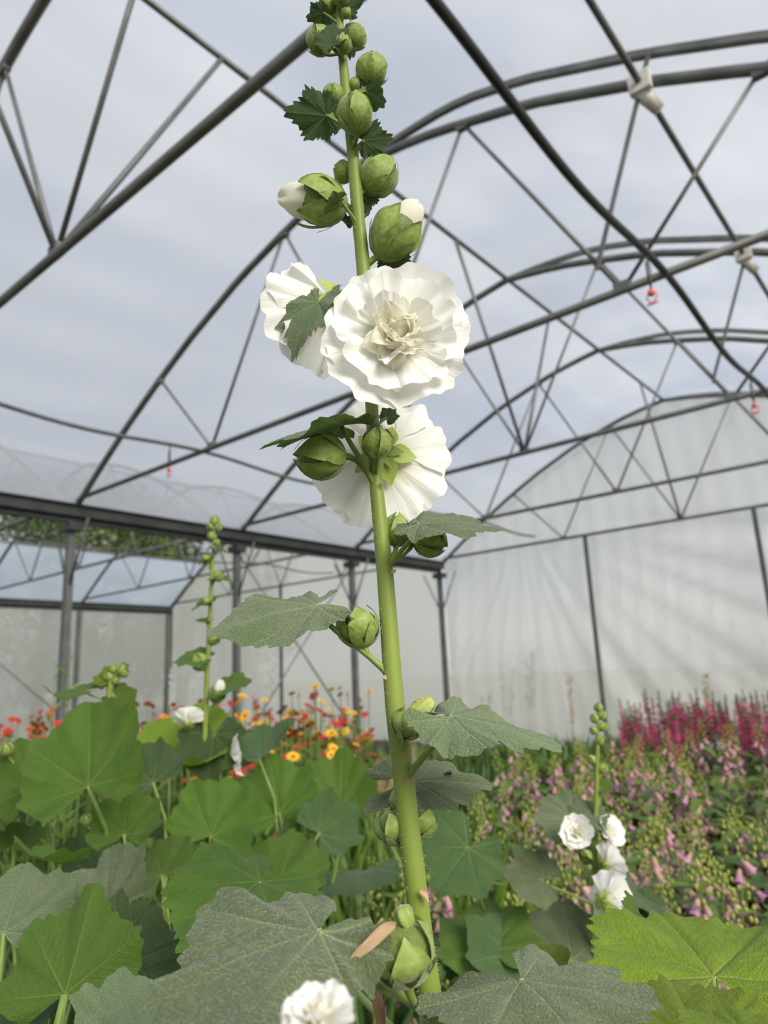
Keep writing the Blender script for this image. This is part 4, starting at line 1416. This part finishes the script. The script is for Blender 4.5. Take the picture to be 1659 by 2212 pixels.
make_flower(p, V(1250, 1800, d - .06), hv(-.35, .35, .8), 40 * pxm(1250, 1800, d), 31, hi=False, inner=.8, flat=60)
make_flower(p, V(1310, 1800, d), hv(.5, .4, .6), 42 * pxm(1310, 1800, d), 32, hi=False, inner=.8, flat=60)
make_flower(p, V(1305, 1868, d - .03), hv(.75, .1, -.45), 46 * pxm(1312, 1865, d), 33, hi=False, inner=.8, flat=62)
make_flower(p, V(1305, 1950, d - .10), hv(.72, -.1, -.5), 62 * pxm(1312, 1960, d), 34, hi=False, inner=.8, flat=66)
for bx, by, tx, ty, dt, n, mt, sd2 in ((1240, 1768, 1148, 1768, 0, (0, .8, .6), 'leaf_grey', 61), (1262, 1762, 1320, 1760, 0, (.1, .8, .6), 'leaf_grey', 62), (1170, 1900, 1090, 1880, 0, (-.1, .6, .7), 'leaf_grey', 64), (1300, 1700, 1320, 1690, 0, (0, .7, .6), 'leaf_mid', 66),
                                       (1235, 2075, 1215, 1945, .1, (0, .55, .8), 'leaf_grey', 67), (1060, 2050, 1040, 1940, .1, (-.1, .5, .8), 'leaf_mid', 68), (1010, 1830, 940, 1930, -.05, (.1, .5, .85), 'leaf_dark', 69), (1110, 2060, 1010, 2075, -.05, (0, .7, .6), 'leaf_dark', 70), (1400, 1960, 1460, 1990, 0, (.2, .7, .6), 'leaf_dark', 71), (1330, 1900, 1380, 1900, .1, (.1, .7, .6), 'leaf_dark', 72)):
    HL(p, bx, by, tx, ty, d - (.02 if sd2 > 66 else 0), dt, n, mt, sd2, V(1287, by + 60, d) if sd2 < 67 else b0 + UP * .3, 0.0022)
fill(p, b0 + hv(-.1, 0, .15), 12, .1, .72, .28, .10, 4, ('leaf_mid', 'leaf_grey', 'leaf_dark'))

# yellowish plant, lower right corner
d = 0.60
b0 = gnd(1640, d)
p = thing('hollyhock', 'hollyhock with bright yellow green leaves, in the lower right corner', 'hollyhock', b0)
HL(p, 1540, 2110, 1425, 1955, d, .10, (.05, .62, .78), 'leaf_bright', 81, b0 + UP * .3, .003, nr=26, na=170, quilt=.018, reach=(1, .95, .95, .75), teeth=.04)
HL(p, 1520, 2260, 1450, 2110, d - .12, .06, (.0, .6, .8), 'leaf_bright', 82, b0 + UP * .3, .003, nr=26, na=170, quilt=.018, reach=(1, .95, .95, .75), teeth=.04)
HL(p, 1640, 2270, 1560, 2165, d - .18, .05, (.0, .6, .8), 'leaf_bright', 83, b0 + UP * .3, .003, nr=24, na=150, quilt=.018, teeth=.04)
HL(p, 1395, 2010, 1380, 1955, d + .1, .04, (.5, .3, .8), 'leaf_mid', 84, b0 + UP * .3, .0025)
HL(p, 1180, 2080, 1140, 2040, d + .1, .03, (.1, .6, .8), 'leaf_bright', 85, b0 + UP * .3, .002)
fill(p, b0 + hv(-.15, 0, -.25), 8, .1, .62, .22, .09, 5, ('leaf_dark', 'leaf_mid'))

# low leafy hollyhocks that close the gaps
for i, (px_, d, zt, lb) in enumerate(((560, 1.05, .72, 'leafy hollyhock without flowers, below the tall left spire'), (800, 1.15, .78, 'leafy hollyhock without flowers, just behind the central stem'), (380, .85, .66, 'leafy hollyhock without flowers, beside the lower left plant'),
                                      (1000, .95, .66, 'leafy hollyhock without flowers, right behind the lower central stem'), (1480, 1.0, .68, 'leafy hollyhock without flowers, behind the yellow green leaves'), (60, 1.5, .95, 'leafy hollyhock without flowers, far left behind the cupped leaves'),
                                      (760, 1.8, .95, 'leafy hollyhock without flowers, behind the stem near the red flowers'), (620, .62, .60, 'leafy hollyhock without flowers, under the large grey velvet leaf'), (1180, .62, .58, 'leafy hollyhock without flowers, at the bottom right of the central stem'))):
    b0 = gnd(px_, d)
    p = thing('hollyhock', lb, 'hollyhock', b0)
    add('stem', MB().tube([b0, b0 + UP * zt * .5 + RH * .01, b0 + UP * zt * .85], [.008, .006, .003], 8).mesh('stem', M['stem_dark']), p)
    fill(p, b0, 14, .1, zt, .05 + .16 * d, .09 + .015 * d, 40 + i, ('leaf_mid', 'leaf_dark', 'leaf_mid', 'leaf_grey'))
# ------------------------------------------------------------------ flower beds
M['bell'] = mat_petal('lilac_bell', (0.50, 0.21, 0.52), (0.62, 0.40, 0.42), 0.3, 10)
M['bell_pink'] = mat_petal('pink_bell', (0.58, 0.27, 0.44), (0.70, 0.46, 0.36), 0.3, 10)
M['bell_pale'] = mat_petal('pale_pink_bell', (0.62, 0.34, 0.45), (0.70, 0.52, 0.38), 0.3, 10)
M['yellow_bud'] = mat_plain('yellow_green_bud', (0.26, 0.33, 0.05), (0.42, 0.42, 0.10), 0.6, 0, 40, 0, 0.2)
M['lance'] = mat_plain('lance_leaf', (0.055, 0.11, 0.025), (0.09, 0.16, 0.035), 0.5, 0, 8, 0, 0.25)
M['lance2'] = mat_plain('lance_leaf_light', (0.11, 0.19, 0.03), (0.16, 0.25, 0.05), 0.5, 0, 8, 0, 0.3)
M['red'] = mat_plain('red_ray', (0.50, 0.018, 0.022), (0.60, 0.05, 0.03), 0.6, 0, 30, 0, 0.2)
M['orange'] = mat_plain('orange_ray', (0.80, 0.24, 0.02), (0.85, 0.34, 0.03), 0.6, 0, 30, 0, 0.2)
M['yellow'] = mat_plain('yellow_ray', (0.85, 0.48, 0.03), (0.88, 0.56, 0.05), 0.6, 0, 30, 0, 0.2)
M['rust'] = mat_plain('rust_ray', (0.48, 0.09, 0.03), (0.62, 0.14, 0.05), 0.6, 0, 30, 0, 0.2)
M['crimson'] = mat_plain('crimson_ray', (0.32, 0.015, 0.045), (0.42, 0.03, 0.06), 0.6, 0, 30, 0, 0.2)
M['disc'] = mat_plain('flower_disc', (0.14, 0.05, 0.015), (0.28, 0.12, 0.02), 0.8, 0, 200, 0.4)
M['magenta'] = mat_plain('magenta_floret', (0.50, 0.035, 0.16), (0.66, 0.08, 0.26), 0.6, 0, 30, 0, 0.2)
M['magenta_dark'] = mat_plain('dark_magenta_floret', (0.26, 0.025, 0.085), (0.40, 0.05, 0.14), 0.6, 0, 30, 0, 0.2)
M['straw'] = mat_plain('straw', (0.30, 0.22, 0.10), (0.42, 0.32, 0.17), 0.8, 0, 20, 0, 0.2)
M['tree_leaf'] = mat_plain('tree_leaf', (0.06, 0.10, 0.02), (0.13, 0.19, 0.035), 0.6, 0, 0.8, 0, 0.3)
M['tree_leaf2'] = mat_plain('tree_leaf_dark', (0.03, 0.055, 0.014), (0.07, 0.11, 0.025), 0.6, 0, 0.8, 0, 0.3)
M['bark'] = mat_plain('bark', (0.07, 0.055, 0.04), (0.13, 0.11, 0.08), 0.9, 0, 8, 0.5)

def bell_mesh(mat, seed):
    r_ = random.Random(seed)
    mb = MB()
    prof = [(0.0, 0.05), (0.08, 0.13), (0.3, 0.19), (0.6, 0.25), (0.85, 0.30), (1.0, 0.40)]
    nu = 10
    for j, (t, rr) in enumerate(prof):
        for i in range(nu):
            a = 2 * PI * i / nu
            lob = 1 + (0.16 * math.cos(5 * a) if j == len(prof) - 1 else 0)
            dz = 0.06 * math.cos(5 * a) if j == len(prof) - 1 else 0
            mb.v.append(Vector((rr * lob * math.cos(a), rr * lob * math.sin(a), -(t + dz))))
    for j in range(len(prof) - 1):
        for i in range(nu):
            i2 = (i + 1) % nu
            mb.f.append((j * nu + i, (j + 1) * nu + i, (j + 1) * nu + i2, j * nu + i2))
    me = mb.mesh('bell', mat)
    ul = me.uv_layers.new(name='uv')
    ul.data.foreach_set('uv', [c for lp in me.loops for c in (0.5 + me.vertices[lp.vertex_index].co.x, -me.vertices[lp.vertex_index].co.z * 0.7)])
    return me
BELLS = {k: bell_mesh(M[k], 1) for k in ('bell', 'bell_pink', 'bell_pale')}
def lance_mesh(mat, w=0.26, curl=0.5):
    mb = MB().blade((0, 0, 0), (0, 1, 0), Vector((0, 0, 1)), w, curl, 6)
    return mb.mesh('leaf', M[mat])
LANCE = [lance_mesh('lance', .32, .4), lance_mesh('lance', .38, .7), lance_mesh('lance2', .34, .5)]
def foxglove(seed, bells, h=0.66, nst=2):
    r_ = random.Random(seed)
    root = thing('foxglove', 'x', 'foxglove', (0, 0, 0))
    for s in range(nst):
        a = r_.uniform(0, 6.28)
        lean = Vector((math.cos(a), math.sin(a), 0)) * r_.uniform(0.04, 0.20)
        hh = h * r_.uniform(0.72, 1.08)
        base = Vector((math.cos(a) * .03, math.sin(a) * .03, 0))
        top = base + lean + UP * hh
        mid = base + lean * 0.3 + UP * hh * 0.5
        pts = bez(base, mid, mid + UP * hh * .2, top, 8)
        add('stem', MB().tube(pts, [.005 - .0035 * i / 8 for i in range(9)], 6).mesh('stem', M['stem']), root)
        bm = MB()
        for k in range(15):
            t = 0.84 + 0.18 * k / 15
            p = base.lerp(top, min(1, t))
            an = k * 2.4
            o = Vector((math.cos(an), math.sin(an), 0.15))
            rr = 0.026 * (1.08 - t) / .28 + 0.006
            bm.ball(p + o * rr * 1.2, 0.0048 * (1.35 - t) / .5 + .0015, 6, 4, (1, 1, 1.6))
        add('bud_cluster', bm.mesh('buds', M['yellow_bud']), root)['kind'] = 'stuff'
        nb = r_.randint(9, 12)
        for k in range(nb):
            t = 0.52 + 0.36 * k / nb
            p = base.lerp(mid, t * 2) if t < .5 else mid.lerp(top, (t - .5) * 2)
            an = k * 2.4 + r_.uniform(-.4, .4)
            o = Vector((math.cos(an), math.sin(an), 0))
            sz = (0.066 - 0.020 * (k / nb)) * r_.uniform(.8, 1.1)
            z = -(o * r_.uniform(.35, .8) - UP * r_.uniform(.7, 1.0)).normalized()
            add('bell', BELLS[r_.choice(bells)], root, axis_frame(p + o * 0.012, z, sz))
    for k in range(24):
        a = k * 2.4
        z = h * (0.06 + 0.78 * k / 24)
        o = Vector((math.cos(a), math.sin(a), r_.uniform(.1, .8)))
        L_ = r_.uniform(.14, .24) * (1.15 - .45 * k / 24)
        b = Vector((math.cos(a) * .015, math.sin(a) * .015, z))
        add('leaf', r_.choice(LANCE), root, frame(b, b + o.normalized() * L_, UP + o * .2))
    return root
def scatter(protos, spots, label, group, used, scl=(0.88, 1.12)):
    r_ = random.Random(hash(group) % 1 + len(spots))
    for i, (p, k) in enumerate(spots):
        pr = protos[k % len(protos)]
        s = r_.uniform(*scl)
        mw = Matrix.Translation(p) @ Matrix.Rotation(r_.uniform(0, 6.28), 4, 'Z') @ Matrix.Scale(s, 4)
        if pr.name not in used:
            used.add(pr.name)
            pr.matrix_basis = mw
            o = pr
        else:
            o = copy_tree(pr, None, mw)
        o['label'] = label
        o['group'] = group
    for pr in protos:
        if pr.name not in used:
            for c in CH.get(pr.name, []):
                bpy.data.objects.remove(c)
            bpy.data.objects.remove(pr)
used = set()
r_ = random.Random(21)
def rows(x0, x1, d0, d1, n, mind):
    out = []
    tries = 0
    while len(out) < n and tries < n * 60:
        tries += 1
        d = d0 + (d1 - d0) * r_.random() ** 0.8
        px = r_.uniform(x0(d) if callable(x0) else x0, x1(d) if callable(x1) else x1)
        p = gnd(px, d)
        if all((p - q).length > mind for q in out):
            out.append(p)
    return out
near = rows(lambda d: 1330 if d < 1.75 else 980, 1800, 1.55, 2.5, 28, .17)
mid_ = rows(lambda d: 640 if d < 3.2 else 950, 1800, 2.3, 3.7, 50, .18)
far = rows(lambda d: 980 + (d - 3.6) * 30, 1800, 3.6, 6.0, 76, .21)
foxn = [foxglove(1, ('bell', 'bell', 'bell_pink'), .70), foxglove(2, ('bell', 'bell_pink'), .66), foxglove(3, ('bell', 'bell', 'bell_pale'), .74)]
foxm = [foxglove(4, ('bell_pink', 'bell_pale', 'bell'), .70), foxglove(5, ('bell_pink', 'bell_pale'), .74), foxglove(6, ('bell', 'bell_pink'), .68)]
foxf = [foxglove(7, ('bell_pale', 'bell_pink'), .74, 2), foxglove(8, ('bell_pink', 'bell_pale', 'bell'), .70, 2)]
scatter(foxn, [(p, i) for i, p in enumerate(near)], 'lilac foxglove with drooping bells in the front rows at the right', 'front rows of foxgloves', used)
scatter(foxm, [(p, i) for i, p in enumerate(mid_)], 'pink foxglove with drooping bells in the middle of the bed', 'middle rows of foxgloves', used)
scatter(foxf, [(p, i) for i, p in enumerate(far)], 'pale pink foxglove at the far side of the bed', 'far rows of foxgloves', used)

# blanket flowers
def ray_head(mat, n=11, layers=1, cup=.15):
    mb = MB()
    for l in range(layers):
        for k in range(n):
            a = 2 * PI * (k + .5 * l) / n
            o = Vector((math.cos(a), math.sin(a), cup * (1 + l)))
            mb.blade(o * .22, o * (1.0 - .25 * l), UP, .50, .12, 3)
    return mb.mesh('flower_head', M[mat])
HEADS = {k: ray_head(k, 11, 2) for k in ('red', 'orange', 'yellow', 'rust', 'crimson')}
DISC = MB().ball((0, 0, .06), .30, 8, 5, (1, 1, .6)).mesh('disc', M['disc'])
def blanket(seed, cols, h=0.95, nf=4):
    r_ = random.Random(seed)
    root = thing('blanket_flower', 'x', 'blanket flower', (0, 0, 0))
    for s in range(nf):
        a = r_.uniform(0, 6.28)
        out = Vector((math.cos(a), math.sin(a), 0))
        hh = h * r_.uniform(.80, 1.06)
        top = out * r_.uniform(.04, .17) + UP * hh
        b = out * .02
        st = add('stem', MB().tube(bez(b, b + UP * hh * .4, top - UP * hh * .3, top, 5), .003, 5).mesh('stem', M['lance2']), root)
        ax = (UP * r_.uniform(.5, 1.2) + out * .3 + hv(r_.uniform(-.4, .4), 0, r_.uniform(0.1, .9))).normalized()
        hd = add('flower_head', HEADS[r_.choice(cols)], root, axis_frame(top, ax, r_.uniform(.024, .036)))
        add('disc', DISC, hd, MWD[hd.name])
    fo = MB()
    for k in range(46):
        a = k * 2.4
        o = Vector((math.cos(a), math.sin(a), r_.uniform(.2, 1.4)))
        z = h * r_.uniform(.08, .80)
        b = Vector((math.cos(a) * .03, math.sin(a) * .03, z))
        fo.blade(b, b + o.normalized() * r_.uniform(.10, .17), UP, .026, .3, 3)
    add('foliage', fo.mesh('foliage', M['lance2' if seed % 2 else 'lance']), root)['kind'] = 'stuff'
    return root
bl_l = [blanket(11, ('orange', 'rust', 'orange', 'red'), 1.00, 7), blanket(12, ('rust', 'orange', 'red', 'rust'), 1.03, 7), blanket(13, ('orange', 'yellow', 'rust', 'red'), .97, 6)]
bl_r = [blanket(14, ('red', 'crimson', 'yellow', 'rust'), 1.05, 6), blanket(15, ('crimson', 'yellow', 'orange', 'red'), 1.10, 6), blanket(16, ('yellow', 'red', 'crimson'), 1.04, 6)]
sl = rows(-120, 420, 3.4, 6.6, 80, .19)
sr2 = rows(400, 760, 3.4, 6.2, 64, .18)
scatter(bl_l, [(p, i) for i, p in enumerate(sl)], 'orange and rust blanket flower in the bed behind the left leaves', 'orange blanket flowers', used)
scatter(bl_r, [(p, i) for i, p in enumerate(sr2)], 'red and yellow blanket flower in the bed left of the central stem', 'red and yellow blanket flowers', used)
nr2 = [(gnd(548, 3.0), 0), (gnd(520, 3.2), 0)]
scatter([blanket(17, ('red',), .86, 2)], nr2, 'low red blanket flower in front of its bed', 'low red blanket flowers', used)

# magenta spikes
def spike_plant(seed, mat, h=.92):
    r_ = random.Random(seed)
    root = thing('magenta_spike_flower', 'x', 'spike flower', (0, 0, 0))
    for s in range(4):
        a = r_.uniform(0, 6.28)
        o = Vector((math.cos(a), math.sin(a), 0)) * r_.uniform(.03, .13)
        hh = h * r_.uniform(.74, 1.10)
        add('stem', MB().tube([o * .2, o * .6 + UP * hh * .5, o + UP * hh], [.004, .003, .002], 5).mesh('stem', M['lance']), root)
        mb = MB()
        for k in range(44):
            t = .62 + .31 * (k + r_.uniform(-2, 2)) / 44
            p = (o * .6 + UP * hh * .5).lerp(o + UP * hh, (t - .5) * 2)
            an = k * 2.4
            q = Vector((math.cos(an), math.sin(an), r_.uniform(-.2, .6)))
            mb.blade(p, p + q * (.030 * (1.25 - t) / .55 + .004), Vector((-math.sin(an), math.cos(an), .5)), .018, .2, 2)
        sp2 = add('flower_spike', mb.mesh('spike', M[mat if r_.random() < .7 else 'magenta_dark']), root)
        tb = MB()
        for k in range(14):
            p = (o * .6 + UP * hh * .5).lerp(o + UP * hh, .86 + .16 * k / 14)
            an = k * 2.4
            tb.blade(p, p + Vector((math.cos(an), math.sin(an), 1.2)) * .012, Vector((-math.sin(an), math.cos(an), .2)), .010, .1, 2)
        add('bud_tip', tb.mesh('bud_tip', M['lance']), sp2)['kind'] = 'stuff'
        sp2['kind'] = 'stuff'
    fo = MB()
    for k in range(60):
        a = k * 2.4
        o = Vector((math.cos(a), math.sin(a), r_.uniform(.2, 1.6)))
        z = h * r_.uniform(.1, .72)
        b = Vector((math.cos(a) * .07, math.sin(a) * .07, z))
        fo.blade(b, b + o.normalized() * r_.uniform(.06, .11), UP, .022, .2, 2)
    add('foliage', fo.mesh('foliage', M['lance']), root)['kind'] = 'stuff'
    return root
mg = [spike_plant(31, 'magenta'), spike_plant(32, 'magenta_dark', .96), spike_plant(33, 'magenta', .88), spike_plant(34, 'magenta_dark', .90)]
sm_ = rows(lambda d: 1330 - (d - 6.3) * 8, 1800, 6.3, 8.6, 70, .20)
scatter(mg, [(p, i) for i, p in enumerate(sm_)], 'magenta flower spikes in the dense bed by the end wall', 'magenta spike flowers', used)

# low green and straw coloured clumps between the beds
def clump(name, cat, seed, mat, h, n, w, lean):
    r_ = random.Random(seed)
    root = thing(name, 'x', cat, (0, 0, 0))
    parts = 3
    for q in range(parts):
        fo = MB()
        for k in range(n // parts):
            a = r_.uniform(0, 6.28)
            rr = .16 * math.sqrt(r_.random())
            b = Vector((math.cos(a) * rr, math.sin(a) * rr, h * r_.uniform(0, .55)))
            o = Vector((math.cos(a) * lean, math.sin(a) * lean, 1)) + Vector((r_.uniform(-.4, .4), r_.uniform(-.4, .4), 0))
            fo.blade(b, b + o.normalized() * h * r_.uniform(.3, .5), Vector((math.cos(a), math.sin(a), .3)), w, .15, 2)
        add('leaf_tuft', fo.mesh('tuft', M[mat]), root)['kind'] = 'stuff'
    return root
gc = [clump('bushy_plant', 'bush', 41, 'lance2', .62, 120, .03, .6), clump('bushy_plant', 'bush', 42, 'lance', .68, 120, .035, .7)]
sg = rows(820, 1420, 5.9, 8.6, 60, .24)
scatter(gc, [(p, i) for i, p in enumerate(sg)], 'low green bushy plant between the foxgloves and the end wall', 'low bushes before the end wall', used)
st_ = [clump('dry_grass', 'grass', 43, 'straw', .74, 110, .014, .4)]
ss_ = rows(690, 860, 4.2, 7.0, 26, .2)
scatter(st_, [(p, 0) for p in ss_], 'straw coloured dry clump behind the central stem, beside the red flowers', 'dry grass clumps', used)
gc4 = [clump('bushy_plant', 'bush', 46, 'lance', .46, 130, .05, .8)]
sg4 = rows(lambda d: 1350 if d < 1.8 else 980, 1800, 1.6, 5.8, 60, .24)
scatter(gc4, [(p, 0) for p in sg4], 'dark green leafy plant growing between the foxgloves', 'leafy plants among the foxgloves', used)
gc2 = [clump('bushy_plant', 'bush', 44, 'lance2', .70, 120, .035, .7)]
sg2 = rows(640, 1000, 2.6, 4.6, 30, .22)
scatter(gc2, [(p, 0) for p in sg2], 'light green bushy plant behind the lower central stem', 'light green bushes', used)
gc3 = [clump('bushy_plant', 'bush', 45, 'lance', .60, 110, .04, .8)]
sg3 = rows(-150, 800, 1.9, 3.6, 60, .22)
scatter(gc3, [(p, 0) for p in sg3], 'dark green low plant between the left hollyhocks and the blanket flowers', 'dark low plants', used)

# thin weeds standing up against and behind the film
def weed(x, y0, y1, Y, n, label, seed, mat='lance', w=.02):
    r_ = random.Random(seed)
    p1 = onY(x, y1, Y)
    b = Vector((p1.x, Y, 0))
    t = thing('tall_weed', label, 'weed', b)
    top = onY(x, y0, Y)
    for s in range(n):
        dx = r_.uniform(-.12, .12) * (n > 1)
        tp = Vector((top.x + dx, Y + r_.uniform(-.05, .05), top.z * r_.uniform(.9, 1.0)))
        add('stem', MB().tube([b + Vector((dx * .6, 0, 0)), tp], [.006, .002], 5).mesh('stem', M[mat]), t)
        fo = MB()
        for k in range(50):
            q = b.lerp(tp, r_.uniform(.35, 1)) + Vector((dx * .2, 0, 0))
            a = r_.uniform(0, 6.28)
            o = Vector((math.cos(a), math.sin(a), 1.2)).normalized()
            fo.blade(q, q + o * r_.uniform(.04, .10), Vector((math.sin(a), -math.cos(a), .2)), w, .1, 2)
        add('foliage', fo.mesh('foliage', M[mat]), t)['kind'] = 'stuff'
weed(1143, 1408, 1540, 12.1, 6, 'tall leafy weeds seen blurred through the end wall film', 1, 'lance2')
weed(1092, 1430, 1540, 12.1, 2, 'narrow weed left of the tall leafy weeds behind the film', 2)
weed(1235, 1450, 1540, 11.0, 2, 'wispy pale weed before the end wall film', 3, 'straw', .012)
weed(1050, 1500, 1560, 12.0, 2, 'short weed behind the film right of the corner post', 4)
weed(1520, 1455, 1540, 10.6, 2, 'thin weed rising above the magenta bed', 5, 'straw', .012)
def thin_weed(px, py0, d, label, seed, lean=10):
    r_ = random.Random(seed)
    b = gnd(px - lean, d)
    t = thing('thin_weed', label, 'weed', b)
    top = V(px, py0, d)
    add('stem', MB().tube(bez(b, b.lerp(top, .4) + RH * .03, b.lerp(top, .7), top, 8), [.004 - .003 * i / 8 for i in range(9)], 5).mesh('stem', M['lance2']), t)
    for k in range(14):
        q = b.lerp(top, .6 + .4 * k / 14)
        a = k * 2.4
        o = Vector((math.cos(a), math.sin(a), .9)).normalized()
        add('pod', MB().blade(q, q + o * r_.uniform(.03, .07), Vector((math.sin(a), -math.cos(a), .1)), .008, .2, 2).mesh('pod', M['lance2']), t)
thin_weed(152, 1395, 2.0, 'thin seeded weed in front of the leftmost gutter post', 1)
thin_weed(118, 1440, 2.1, 'lower thin weed at the far left by the gutter post', 2, 5)

# trees seen through the open roof of the second span
def tree(px, py, dist, wpx, label, seed, mat):
    r_ = random.Random(seed)
    top = V(px, py, dist)
    b = Vector((top.x, top.y, 0))
    hgt = top.z
    t = thing('tree', label, 'tree', b)
    rad = wpx * pxm(px, py, dist) * .5
    add('trunk', MB().tube([b, b + UP * hgt * .4 + RH * .2, b + UP * hgt * .8], [.28, .2, .06], 8).mesh('trunk', M['bark']), t)
    fo = MB()
    lobes = [(Vector((r_.uniform(-.7, .7) * rad, r_.uniform(-.7, .7) * rad, hgt * r_.uniform(.12, .9))), rad * r_.uniform(.4, .65)) for _ in range(22)]
    for k in range(9000):
        c, rr = r_.choice(lobes)
        v = Vector((r_.gauss(0, 1), r_.gauss(0, 1), r_.gauss(0, 1))).normalized()
        p = b + c + v * rr * r_.uniform(.75, 1.05)
        o = Vector((r_.gauss(0, 1), r_.gauss(0, 1), r_.gauss(0, .6))).normalized()
        fo.blade(p, p + o * r_.uniform(.22, .40), v, .20, .1, 1)
    f = add('crown', fo.mesh('crown', M[mat]), t)
    f['kind'] = 'stuff'
for i, (px, py, dist, wpx, lb, mt) in enumerate(((-60, 1050, 27, 300, 'dense green tree seen through the open roof at the left edge', 'tree_leaf2'), (110, 1030, 30, 280, 'light green tree seen through the open roof above the leftmost post', 'tree_leaf'), (260, 1040, 29, 260, 'green tree seen through the open roof right of the leftmost post', 'tree_leaf'),
                                                 (400, 1060, 32, 240, 'dark tree seen through the open roof beside the slender spire tip', 'tree_leaf2'), (520, 1110, 36, 200, 'dark tree partly hidden by the gutter, right of the slender spire', 'tree_leaf2'))):
    tree(px, py, dist, wpx, lb, 50 + i, mt)
